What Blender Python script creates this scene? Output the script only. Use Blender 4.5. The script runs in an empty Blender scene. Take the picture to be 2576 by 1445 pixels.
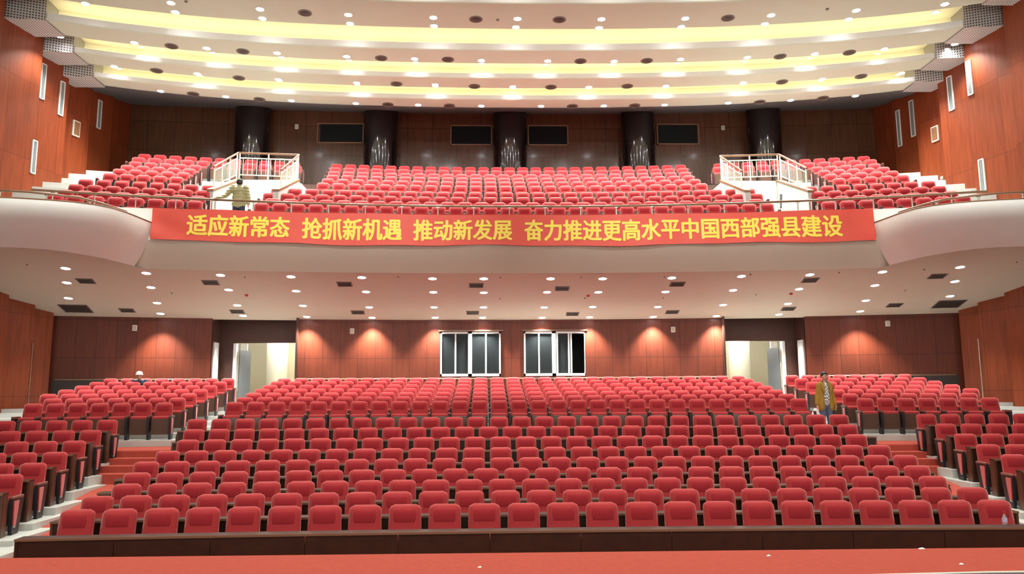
import bpy, bmesh, math, random
import numpy as np
from mathutils import Vector, Matrix
random.seed(7)
SC = bpy.context.scene
COL = SC.collection
# ------------------------------------------------------------------ camera, world, exposure
F, CX, CY = 1950.0, 1288.0, 722.5            # focal length in pixels of the 2576x1445 frame
PHI, TH, RHO = math.radians(8.0), math.radians(1.73), math.radians(-.36)
CAMP = np.array([-.82, 0, 2.52])
def _axes():
    def w(v):
        x, y, z = v
        d = (x, z*math.cos(PHI)-y*math.sin(PHI), z*math.sin(PHI)+y*math.cos(PHI))
        c, s = math.cos(TH), math.sin(TH)
        return np.array([c*d[0]+s*d[1], -s*d[0]+c*d[1], d[2]])
    c, s = math.cos(RHO), math.sin(RHO)
    return w((c, s, 0)), w((-s, c, 0)), w((0, 0, 1))
AR, AU, AF = _axes()
cd = bpy.data.cameras.new('camera'); cam = bpy.data.objects.new('camera', cd); COL.objects.link(cam)
cd.sensor_width = 36; cd.lens = F*36/2576; cd.clip_end = 200
cam.matrix_world = Matrix(((AR[0], AU[0], -AF[0], CAMP[0]), (AR[1], AU[1], -AF[1], CAMP[1]), (AR[2], AU[2], -AF[2], CAMP[2]), (0, 0, 0, 1)))
SC.camera = cam
W = bpy.data.worlds.new('world'); SC.world = W; W.use_nodes = True
W.node_tree.nodes['Background'].inputs[0].default_value = (.96, 1, .91, 1)
W.node_tree.nodes['Background'].inputs[1].default_value = .65
SC.view_settings.view_transform = 'Standard'; SC.view_settings.look = 'None'
SC.view_settings.exposure = 0.6; SC.view_settings.gamma = 1.0; SC.view_settings.use_curve_mapping = False
SC.cycles.use_denoising = True
SC.cycles.diffuse_bounces = 3; SC.cycles.glossy_bounces = 3; SC.cycles.max_bounces = 8; SC.cycles.sample_clamp_indirect = 6
P_TOP, P_FWD, P_SOF, P_STAGE, E_COVE = 520., 270., 270., 160., 7.0
P_WASH = 16.
def lamp(name, kind, loc, power, color=(1, .93, .84), size=.2, target=None, spot=None, blend=.6):
    l = bpy.data.lights.new(name, kind); l.energy = power; l.color = color
    if kind == 'AREA': l.size = size
    else: l.shadow_soft_size = size
    if kind == 'SPOT': l.spot_size = math.radians(spot); l.spot_blend = blend
    o = bpy.data.objects.new(name, l); COL.objects.link(o); o.location = loc
    if target is not None:
        o.rotation_euler = (Vector(target)-Vector(loc)).to_track_quat('-Z', 'Y').to_euler()
    return o
for x in (-6, 0, 6):                          # stage lighting over the stage, washing into the hall
    lamp('stage_light', 'AREA', (x, 1.5, 9.5), P_STAGE, (1, .94, .86), 2.5, (x*1.2, 17, 3))

for s in (-1, 1):                             # unseen spots added in the forward ceiling to brighten the balcony front
    lamp('spot', 'SPOT', (s*7, 10.5, 14.8), 3200, (.98, 1, .95), .15, (s*13.2, 20, 7.0), 34, 1.)
    lamp('spot', 'SPOT', (s*3.5, 9.0, 14.8), 2500, (.98, 1, .95), .15, (s*5.5, 22.3, 7.2), 44, 1.)
# ------------------------------------------------------------------ geometry of the place
def ray(px, py): return AF + AR*(px-CX)/F - AU*(py-CY)/F
def atY(px, py, Y): r = ray(px, py); return CAMP + r*(Y/r[1])
def atZ(px, py, Z): r = ray(px, py); return CAMP + r*((Z-CAMP[2])/r[2])
def atX(px, py, X): r = ray(px, py); return CAMP + r*((X-CAMP[0])/r[0])
def sag(X, R=62.0): return X*X/(2*R)
def arc(px, py, Yc, R=62.0):
    Y = Yc
    for _ in range(25):
        P = atY(px, py, Y); Y = Yc - sag(P[0], R)
    return P
SOF0, SOFZ, SOFK = 23.0, 6.17, -.1536         # soffit below the balcony: start, height, slope
def csag(X): return .00472*X*X+1.785e-5*X**4   # plan curve of the ceiling bands
def sofz(Yp): return SOFZ + SOFK*(Yp-SOF0)
def sof(px, py):
    lo, hi = 10., 40.
    for _ in range(50):
        Y = (lo+hi)/2; P = atY(px, py, Y)
        if P[2] > sofz(Y+sag(P[0])): hi = Y
        else: lo = Y
    return P
HB = [15.0, 14.7, 14.4, 14.1]                  # underside of the ceiling bands, stepping down to the back
HC = HB[0]
PARY, PART, PARB = 22.4, 7.80, 6.90           # balcony parapet: front line, top, foot of the vertical face

# ------------------------------------------------------------------ materials
def mat(name, col, rough=.6, metal=0., spec=.5, noise=0., nscale=20., bump=0., sheen=0., emit=0., ecol=None, trans=0., alpha=1., coat=0.):
    m = bpy.data.materials.new(name); m.use_nodes = True
    nt = m.node_tree; b = nt.nodes['Principled BSDF']
    b.inputs['Base Color'].default_value = (*col, 1); b.inputs['Roughness'].default_value = rough
    b.inputs['Metallic'].default_value = metal; b.inputs['Specular IOR Level'].default_value = spec
    b.inputs['Transmission Weight'].default_value = trans; b.inputs['Alpha'].default_value = alpha
    b.inputs['Coat Weight'].default_value = coat
    if sheen: b.inputs['Sheen Weight'].default_value = sheen; b.inputs['Sheen Roughness'].default_value = .45; b.inputs['Sheen Tint'].default_value = (1, .55, .5, 1)
    if emit:
        b.inputs['Emission Color'].default_value = (*(ecol or col), 1); b.inputs['Emission Strength'].default_value = emit
    if noise or bump:
        tc = nt.nodes.new('ShaderNodeTexCoord'); n = nt.nodes.new('ShaderNodeTexNoise')
        n.inputs['Scale'].default_value = nscale; n.inputs['Detail'].default_value = 4
        nt.links.new(tc.outputs['Object'], n.inputs['Vector'])
        if noise:
            mx = nt.nodes.new('ShaderNodeMix'); mx.data_type = 'RGBA'
            mx.inputs[6].default_value = (*[c*(1-noise) for c in col], 1); mx.inputs[7].default_value = (*[min(1, c*(1+noise)) for c in col], 1)
            nt.links.new(n.outputs['Fac'], mx.inputs[0]); nt.links.new(mx.outputs[2], b.inputs['Base Color'])
        if bump:
            bp = nt.nodes.new('ShaderNodeBump'); bp.inputs['Strength'].default_value = bump; bp.inputs['Distance'].default_value = .02
            nt.links.new(n.outputs['Fac'], bp.inputs['Height']); nt.links.new(bp.outputs[0], b.inputs['Normal'])
    return m
def panel_wood(name, a, b2, joint, rough, horiz='x', w=1.2, h=2.4, coat=0., spec=.5):
    """veneer boards: brick joints across a wall plane (x-z or y-z) plus stretched grain"""
    m = bpy.data.materials.new(name); m.use_nodes = True; nt = m.node_tree; b = nt.nodes['Principled BSDF']
    tc = nt.nodes.new('ShaderNodeTexCoord'); sp = nt.nodes.new('ShaderNodeSeparateXYZ'); cb = nt.nodes.new('ShaderNodeCombineXYZ')
    nt.links.new(tc.outputs['Object'], sp.inputs[0])
    nt.links.new(sp.outputs['Z'], cb.inputs[0]); nt.links.new(sp.outputs['X' if horiz == 'x' else 'Y'], cb.inputs[1])
    br = nt.nodes.new('ShaderNodeTexBrick'); nt.links.new(cb.outputs[0], br.inputs['Vector'])
    br.inputs['Color1'].default_value = (*a, 1); br.inputs['Color2'].default_value = (*b2, 1); br.inputs['Mortar'].default_value = (*joint, 1)
    br.inputs['Scale'].default_value = 1; br.inputs['Brick Width'].default_value = h; br.inputs['Row Height'].default_value = w
    br.inputs['Mortar Size'].default_value = .007; br.inputs['Bias'].default_value = -.1; br.offset = .0
    n = nt.nodes.new('ShaderNodeTexNoise'); n.inputs['Scale'].default_value = 3; n.inputs['Detail'].default_value = 6
    mp = nt.nodes.new('ShaderNodeMapping'); mp.inputs['Scale'].default_value = (4, 4, .35)
    nt.links.new(tc.outputs['Object'], mp.inputs[0]); nt.links.new(mp.outputs[0], n.inputs['Vector'])
    mx = nt.nodes.new('ShaderNodeMix'); mx.data_type = 'RGBA'; mx.blend_type = 'MULTIPLY'; mx.inputs[0].default_value = .55
    cr = nt.nodes.new('ShaderNodeValToRGB'); cr.color_ramp.elements[0].position = .3; cr.color_ramp.elements[0].color = (.5, .45, .42, 1); cr.color_ramp.elements[1].position = .7
    nt.links.new(n.outputs['Fac'], cr.inputs[0]); nt.links.new(br.outputs['Color'], mx.inputs[6]); nt.links.new(cr.outputs[0], mx.inputs[7])
    nt.links.new(mx.outputs[2], b.inputs['Base Color']); b.inputs['Roughness'].default_value = rough; b.inputs['Coat Weight'].default_value = coat; b.inputs['Coat Roughness'].default_value = .12
    b.inputs['Specular IOR Level'].default_value = spec
    return m
def perforated(name):
    """painted metal sheet with a square grid of dark holes"""
    m = bpy.data.materials.new(name); m.use_nodes = True; nt = m.node_tree; b = nt.nodes['Principled BSDF']
    tc = nt.nodes.new('ShaderNodeTexCoord'); sp = nt.nodes.new('ShaderNodeSeparateXYZ'); nt.links.new(tc.outputs['Object'], sp.inputs[0])
    ms = []
    def mth(op, a, bv=None):
        n = nt.nodes.new('ShaderNodeMath'); n.operation = op
        if isinstance(a, (int, float)): n.inputs[0].default_value = a
        else: nt.links.new(a, n.inputs[0])
        if bv is not None:
            if isinstance(bv, (int, float)): n.inputs[1].default_value = bv
            else: nt.links.new(bv, n.inputs[1])
        return n.outputs[0]
    zy = mth('ADD', sp.outputs['Z'], sp.outputs['Y'])
    u = mth('LESS_THAN', mth('ABSOLUTE', mth('SUBTRACT', mth('FRACT', mth('MULTIPLY', sp.outputs['X'], 11.)), .5)), .26)
    v = mth('LESS_THAN', mth('ABSOLUTE', mth('SUBTRACT', mth('FRACT', mth('MULTIPLY', zy, 11.)), .5)), .26)
    f = mth('MULTIPLY', u, v)
    mx = nt.nodes.new('ShaderNodeMix'); mx.data_type = 'RGBA'; mx.inputs[6].default_value = (.62, .6, .58, 1); mx.inputs[7].default_value = (.05, .05, .05, 1)
    nt.links.new(f, mx.inputs[0]); nt.links.new(mx.outputs[2], b.inputs['Base Color']); b.inputs['Roughness'].default_value = .5
    return m
M = dict(
    fabric=mat('red velvet', (.38, .030, .034), .85, spec=.2, noise=.22, nscale=60, sheen=.7),
    pad=mat('darker red pad', (.31, .018, .025), .9, spec=.2, noise=.25, nscale=60, sheen=.35),  # darker than the rest of the backrest
    shell=mat('seat shell', (.03, .018, .014), .5),
    board=mat('seat board', (.085, .035, .02), .4, noise=.3, nscale=25),
    black=mat('black metal', (.012, .012, .015), .45),
    armtop=mat('arm pad', (.20, .07, .05), .35),
    foot=mat('steel foot', (.7, .7, .68), .3, metal=.6),
    carpet=mat('red carpet', (.42, .078, .055), .95, spec=.1, noise=.15, nscale=14, bump=.04),
    concrete=mat('pale stone steps', (.52, .52, .49), .6, noise=.12, nscale=3),
    deskwood=mat('dark desk veneer', (.038, .016, .009), .35, noise=.45, nscale=6, spec=.4),
    deskend=mat('desk end veneer', (.085, .036, .02), .35, noise=.4, nscale=6),
    deskedge=mat('lighter desk edge', (.20, .105, .06), .3),
    wall_back=panel_wood('back wall veneer', (.145, .027, .010), (.115, .022, .009), (.03, .008, .005), .42, 'x', .62, 1.3, spec=.4),
    wall_side=panel_wood('side wall veneer', (.25, .050, .015), (.205, .040, .012), (.11, .02, .007), .45, 'y', .9, 2.6, spec=.3),
    wall_up=panel_wood('upper back veneer', (.135, .052, .026), (.115, .044, .022), (.035, .012, .007), .24, 'x', 1.1, 1.3, coat=.35),
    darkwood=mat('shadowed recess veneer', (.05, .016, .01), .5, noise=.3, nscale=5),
    column=mat('black lacquer', (.012, .008, .008), .13, coat=.6, spec=.6),
    plaster=mat('cream plaster', (.57, .505, .415), .8, spec=.2, noise=.03, nscale=2),
    ceilp=mat('cream ceiling paint', (.56, .60, .49), .8, spec=.2),
    lip=mat('pearl lip', (.84, .85, .84), .35, metal=.15, spec=.6),
    cove=mat('cove paint', (.80, .76, .58), .85, spec=.1),
    darkceil=mat('grey rear ceiling', (.10, .10, .105), .55, noise=.3, nscale=3),
    white=mat('white plaster', (.84, .84, .80), .7, noise=.03, nscale=3),
    paint=mat('white gloss paint', (.82, .83, .82), .35),
    perf=perforated('perforated sheet'),
    ventdark=mat('dark vent', (.055, .042, .036), .6),
    ventrim=mat('vent rim', (.16, .12, .10), .5),
    grille=mat('grey louvre', (.22, .24, .24), .5),
    steel=mat('steel', (.72, .68, .60), .25, metal=.9),
    railwood=mat('bronze handrail', (.17, .085, .045), .3, metal=.3),
    cream=mat('cream metal', (.78, .74, .62), .35),
    timber=mat('brown timber', (.25, .12, .06), .45, noise=.25, nscale=8),
    banner=mat('red banner cloth', (.74, .085, .055), .5, spec=.4, noise=.08, nscale=3),
    yellow=mat('yellow lettering', (.95, .74, .08), .5),
    glass=mat('dark glass', (.012, .014, .015), .06, spec=.25),
    roomdark=mat('dark room', (.05, .055, .055), .8, noise=.5, nscale=2),
    corridor=mat('corridor wall', (.52, .47, .34), .5, noise=.08, nscale=2),
    greydoor=mat('grey door', (.09, .10, .115), .4),
    stagewood=mat('dark stage boards', (.06, .035, .05), .5),
    lampglow=mat('lamp glow', (1, 1, 1), emit=28., ecol=(.93, .95, 1)),
    coveglow=mat('cove strip', (1, .9, .5), emit=E_COVE, ecol=(1, .90, .64)),
    red=mat('red plastic', (.55, .02, .02), .4),
)
M['lampglow'].cycles.emission_sampling = 'NONE'

# ------------------------------------------------------------------ mesh helpers
class MB:
    def __init__(s): s.v = []; s.f = []; s.mi = []
    def add(s, v, f, mi=0, M4=None):
        n = len(s.v)
        s.v += [tuple(M4 @ Vector(p)) for p in v] if M4 is not None else [tuple(p) for p in v]
        s.f += [tuple(i+n for i in q) for q in f]; s.mi += [mi]*len(f); return s
    def box(s, x0, x1, y0, y1, z0, z1, mi=0, M4=None):
        v = [(x, y, z) for z in (z0, z1) for y in (y0, y1) for x in (x0, x1)]
        return s.add(v, [(0, 2, 3, 1), (4, 5, 7, 6), (0, 1, 5, 4), (2, 6, 7, 3), (0, 4, 6, 2), (1, 3, 7, 5)], mi, M4)
    def bbox(s, x0, x1, y0, y1, z0, z1, r=.01, mi=0, M4=None):
        """box with rounded (chamfered) edges"""
        bm = bmesh.new(); bmesh.ops.create_cube(bm, size=1)
        for q in bm.verts: q.co = Vector(((x0+x1)/2+q.co.x*(x1-x0), (y0+y1)/2+q.co.y*(y1-y0), (z0+z1)/2+q.co.z*(z1-z0)))
        bmesh.ops.bevel(bm, geom=bm.edges[:], offset=r, segments=2, affect='EDGES', profile=.5)
        bm.verts.index_update(); v = [q.co.copy() for q in bm.verts]; f = [tuple(w.index for w in q.verts) for q in bm.faces]; bm.free()
        return s.add(v, f, mi, M4)
    def grid(s, P, mi=0, flip=False):
        """P[i][j] points"""
        a, b = len(P), len(P[0]); n = len(s.v); s.v += [tuple(p) for r in P for p in r]
        for i in range(a-1):
            for j in range(b-1):
                q = (n+i*b+j, n+i*b+j+1, n+(i+1)*b+j+1, n+(i+1)*b+j)
                s.f.append(q[::-1] if flip else q); s.mi.append(mi)
        return s
    def tube(s, pts, r, k=8, mi=0, cap=True):
        pts = [Vector(p) for p in pts]; n = len(s.v); rr = r if isinstance(r, (list, tuple)) else [r]*len(pts)
        for i, p in enumerate(pts):
            d = (pts[min(i+1, len(pts)-1)]-pts[max(i-1, 0)]).normalized()
            a = d.orthogonal().normalized() if abs(d.z) > .9 else d.cross(Vector((0, 0, 1))).normalized(); b = d.cross(a)
            for j in range(k):
                t = 2*math.pi*j/k; s.v.append(tuple(p+(a*math.cos(t)+b*math.sin(t))*rr[i]))
        for i in range(len(pts)-1):
            for j in range(k):
                s.f.append((n+i*k+j, n+i*k+(j+1) % k, n+(i+1)*k+(j+1) % k, n+(i+1)*k+j)); s.mi.append(mi)
        if cap:
            s.f.append(tuple(n+j for j in range(k))[::-1]); s.f.append(tuple(n+(len(pts)-1)*k+j for j in range(k))); s.mi += [mi, mi]
        return s
    def lathe(s, prof, k=24, c=(0, 0, 0), mi=0):
        n = len(s.v)
        for r, z in prof:
            for j in range(k):
                t = 2*math.pi*j/k; s.v.append((c[0]+r*math.cos(t), c[1]+r*math.sin(t), c[2]+z))
        for i in range(len(prof)-1):
            for j in range(k):
                s.f.append((n+i*k+j, n+i*k+(j+1) % k, n+(i+1)*k+(j+1) % k, n+(i+1)*k+j)); s.mi.append(mi)
        s.f.append(tuple(n+j for j in range(k))[::-1]); s.f.append(tuple(n+(len(prof)-1)*k+j for j in range(k))); s.mi += [mi, mi]
        return s
    def prism(s, poly, z0, z1, mi=0):
        k = len(poly); n = len(s.v)
        ar = sum(poly[i][0]*poly[(i+1) % k][1]-poly[(i+1) % k][0]*poly[i][1] for i in range(k))
        if ar < 0: poly = poly[::-1]
        z0 = z0 if hasattr(z0, '__len__') else [z0]*k; z1 = z1 if hasattr(z1, '__len__') else [z1]*k
        if ar < 0: z0, z1 = list(z0)[::-1], list(z1)[::-1]
        s.v += [(p[0], p[1], z) for p, z in zip(poly, z0)]+[(p[0], p[1], z) for p, z in zip(poly, z1)]
        s.f += [tuple(range(n, n+k))[::-1], tuple(range(n+k, n+2*k))]+[(n+i, n+(i+1) % k, n+k+(i+1) % k, n+k+i) for i in range(k)]
        s.mi += [mi]*(k+2); return s
    def build(s, name, mats, parent=None, smooth=None, kind=None, rel=None):
        me = bpy.data.meshes.new(name)
        v = [tuple(Vector(p)-Vector(rel)) for p in s.v] if rel is not None else s.v
        me.from_pydata(v, [], s.f)
        mats = mats if isinstance(mats, (list, tuple)) else [mats]
        for m in mats: me.materials.append(m)
        if len(mats) > 1: me.polygons.foreach_set('material_index', s.mi)
        me.update()
        if smooth is not None:
            me.shade_smooth(); me.set_sharp_from_angle(angle=math.radians(smooth))
        o = bpy.data.objects.new(name, me); COL.objects.link(o)
        if parent is not None: o.parent = parent
        elif rel is not None: o.location = rel
        if kind: o['kind'] = kind
        return o
def tag(o, label, cat, group=None, kind=None):
    o['label'] = label; o['category'] = cat
    if group: o['group'] = group
    if kind: o['kind'] = kind
    return o
def thing(name, loc, label, cat, group=None, rz=0.):
    o = bpy.data.objects.new(name, None); COL.objects.link(o); o.location = loc; o.rotation_euler = (0, 0, rz)
    o.empty_display_size = .1
    return tag(o, label, cat, group)
def struct(o, label=None):
    o['kind'] = 'structure'
    if label: o['label'] = label
    return o
def kids(o): return [c for c in KIDS.get(o.name, [])]
KIDS = {}
def reg(proto):
    """remember a prototype's tree once, so that copies need no search through the scene"""
    for c in [x for x in COL.objects if x.parent is proto]:
        KIDS.setdefault(proto.name, []).append(c); reg(c)
def dup(proto, loc, rz, label, group, sx=1.):
    r = proto.copy(); COL.objects.link(r); r.location = loc; r.rotation_euler = (0, 0, rz); r.scale = (sx, 1, 1); r['label'] = label
    if group: r['group'] = group
    for ch in kids(proto):
        c = ch.copy(); COL.objects.link(c); c.parent = r
        for g in kids(ch):
            d = g.copy(); COL.objects.link(d); d.parent = c
    return r
ONES = 'first second third fourth fifth sixth seventh eighth ninth tenth eleventh twelfth thirteenth fourteenth fifteenth sixteenth seventeenth eighteenth nineteenth twentieth'.split()
def nth(i):
    i += 1
    return ONES[i-1] if i <= 20 else ('twenty-'+ONES[i-21] if i < 30 else 'thirtieth' if i == 30 else 'thirty-'+ONES[i-31])

# ------------------------------------------------------------------ floors, steps, walls
# front stalls: nine desk rows (seat line Y, seat top height), then the rows behind the cross aisle
ROWS = [dict(n=n, L=L, R=R, y=y) for n, L, R, y in ((24, 143, 2553, 1268), (25, 198, 2493, 1235), (25, 276, 2389, 1206), (26, 305, 2346, 1179), (27, 331, 2314, 1154.6), (27, 388, 2245, 1126), (27, 441, 2185, 1100), (28, 458, 2161, 1073.5), (29, 468, 2138, 1048))]
TOPS = [1.02, 1.08, 1.15, 1.235, 1.345, 1.475, 1.64, 1.82, 2.02]
SEATH = .95; RF = 110.0
for i, r in enumerate(ROWS):
    r['Y'] = 11.13+.993*i; r['z'] = TOPS[i]-SEATH
    for k, s in (('L', -1), ('R', 1)):
        P = arc(r[k], r['y']+(8 if s < 0 else -6), r['Y'], RF); r['X'+k] = P[0]
UP = [dict(n=29, Y=21.74+.915*i, z=1.45+.128*i) for i in range(7)]
CROSSZ = 1.30
def strip(mb, X0, X1, ya, yb, z0, z1, R=62., n=24, mi=0):
    """curved platform between the arcs that start at ya and yb"""
    xs = [X0+(X1-X0)*i/n for i in range(n+1)]
    A = [(x, ya-sag(x, R)) for x in xs]; B = [(x, yb-sag(x, R)) for x in xs]
    k = len(mb.v)
    for (x, y), (x2, y2) in zip(A, B): mb.v += [(x, y, z0), (x, y, z1), (x2, y2, z1), (x2, y2, z0)]
    for i in range(n):
        a, b = k+4*i, k+4*i+4
        for q in ((a, b, b+1, a+1), (a+1, b+1, b+2, a+2), (a+2, b+2, b+3, a+3)): mb.f.append(q); mb.mi.append(mi)
    mb.f += [(k, k+1, k+2, k+3), (k+4*n+3, k+4*n+2, k+4*n+1, k+4*n)]; mb.mi += [mi]*2
# stage front: carpet, then the dark boards nearer the camera
a, b = atZ(-60, 1405.6, .8), atZ(2640, 1377.3, .8)
ex = lambda x: a[1]+(b[1]-a[1])*(x-a[0])/(b[0]-a[0])
e1, e2 = atZ(2340, 1445, .8), atZ(2576, 1438, .8)
eb = lambda x: e1[1]+(e2[1]-e1[1])*(x-e1[0])/(e2[0]-e1[0])*.55
mb = MB(); mb.prism([(-15.5, ex(-15.5)), (15.5, ex(15.5)), (15.5, eb(4)), (4, eb(4)), (-15.5, eb(4)-.9)], -.05, .8)
struct(mb.build('floor_carpet', M['carpet']), 'red carpet along the stage edge')
mb = MB(); mb.prism([(-15.5, eb(4)-.9), (4, eb(4)), (15.5, eb(4)), (15.5, -4), (-15.5, -4)], -.05, .8)
struct(mb.build('floor', M['stagewood']), 'dark stage floor boards')
mb = MB(); mb.tube([(-15.5, eb(4)-.9, .803), (4, eb(4), .803), (15.5, eb(4), .803)], .012, 6)
struct(mb.build('trim_1', M['cream']))
# the carpeted slope under the aisles and the red steps of the middle block
prof = [(8.7, 0.0), (10.5, .02)]+[(r['Y']-.4, r['z']-.06) for r in ROWS[:7]]+[(18.05, .70)]
mb = MB(); mb.grid([[(x, y, z) for x in (-17, 17)] for y, z in prof], flip=True)
struct(mb.build('floor_aisle', M['carpet']), 'red carpet slope of the stalls aisles')
mb = MB()
for i, r in enumerate(ROWS):
    nz = ROWS[i+1]['Y'] if i < 8 else 20.2
    strip(mb, r['XL']-.12, r['XR']+.12, r['Y']-.9, nz-.9, -.1, r['z'], RF, 10)
struct(mb.build('floor_steps', M['carpet']), 'red carpeted steps under the middle block')
for s in (-1, 1):                                   # four red stairs up to the cross aisle in each aisle
    mb = MB()
    for k in range(4):
        xa, xb = sorted((s*7.7, s*9.62)); mb.box(xa, xb, 17.55+.4*k, 19.2, -.1, .74+.137*(k+1))
    struct(mb.build('floor_stairs', M['carpet']), 'short flight of red carpeted stairs up to the cross aisle')
mb = MB(); strip(mb, -16.5, 16.5, 19.3, 22, -.1, CROSSZ, 90., 20)
struct(mb.build('floor_cross_aisle', M['carpet']), 'red carpet of the cross aisle')
# pale stone platforms of the side blocks
CORN = [(-7.55, 10.02), (-7.8, 11.01), (-8.1, 12.0), (-8.4, 13.0), (-8.66, 13.99), (-8.82, 14.98), (-9.05, 15.98), (-9.25, 16.97), (-9.48, 17.96)]
ca, sa = math.cos(math.radians(9)), math.sin(math.radians(9))
for s in (-1, 1):
    mb = MB()
    for i, (x, y) in enumerate(CORN):
        dx = 17-abs(x); d = 1.35 if i < 8 else 1.55
        x, dx = (x, -dx) if s < 0 else (-x, dx)
        mb.prism([(x, y), (x+dx, y-abs(dx)*sa/ca), (x+dx, y-abs(dx)*sa/ca+d+.6), (x, y+d)], -.1, ROWS[i]['z'])
    struct(mb.build('floor_platform', M['concrete']), 'pale stepped platform under the %s side block' % ('left' if s < 0 else 'right'))
mb = MB()
for i, r in enumerate(UP):
    strip(mb, -16.6, 16.6, r['Y']-.72, (UP[i+1]['Y'] if i < 6 else 30.6)-.72, .2, r['z'])
struct(mb.build('floor_upper_steps', M['concrete']), 'pale steps under the rows behind the cross aisle')

# stalls back wall with two door recesses
WB = 28.6
ZB0, ZB1 = 1.4, 5.6
DOORS = [(-10.62, -7.72), (7.76, 10.62)]; WINS = [(-2.6, -.39), (.47, 2.72)]
WZ0, WZ1 = 3.24, 4.87
def wall_arc(mb, X0, X1, z0, z1, Yc, R, n, mi=0):
    xs = [X0+(X1-X0)*i/n for i in range(n+1)]
    mb.grid([[(x, Yc-sag(x, R), z) for x in xs] for z in (z0, z1)], mi)
mb = MB()
seg = [-16.6, DOORS[0][0], DOORS[0][1], WINS[0][0], WINS[0][1], WINS[1][0], WINS[1][1], DOORS[1][0], DOORS[1][1], 16.6]
for i in range(9):
    if i in (1, 7): continue
    if i in (3, 5):
        wall_arc(mb, seg[i], seg[i+1], ZB0, WZ0, WB, 62, 3); wall_arc(mb, seg[i], seg[i+1], WZ1, ZB1, WB, 62, 3)
    else: wall_arc(mb, seg[i], seg[i+1], ZB0, ZB1, WB, 62, 8)
struct(mb.build('wall_back', M['wall_back'], smooth=30), 'wood veneer back wall of the stalls')
mb = MB()
for xa, xb in ((-10.62+.3, -8), (-7.7, 7.7), (8, 10.3)): pass
for xa, xb in ((-15.4, -10.7), (-7.66, 7.7), (10.7, 15.4)):
    xs = [xa+(xb-xa)*i/10 for i in range(11)]
    mb.tube([(x, WB-.02-sag(x), 3.16) for x in xs], .028, 6)
struct(mb.build('trim_2', M['deskedge']), 'pale wood rail along the stalls back wall')
mb = MB()
for xa, xb in ((-15.5, -12.9), (12.9, 15.5)):
    wall_arc(mb, xa, xb, ZB0, 3.14, WB-.03, 62, 6)
struct(mb.build('baseboard_back', M['shell']), 'dark dado in the corners of the stalls back wall')

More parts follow.
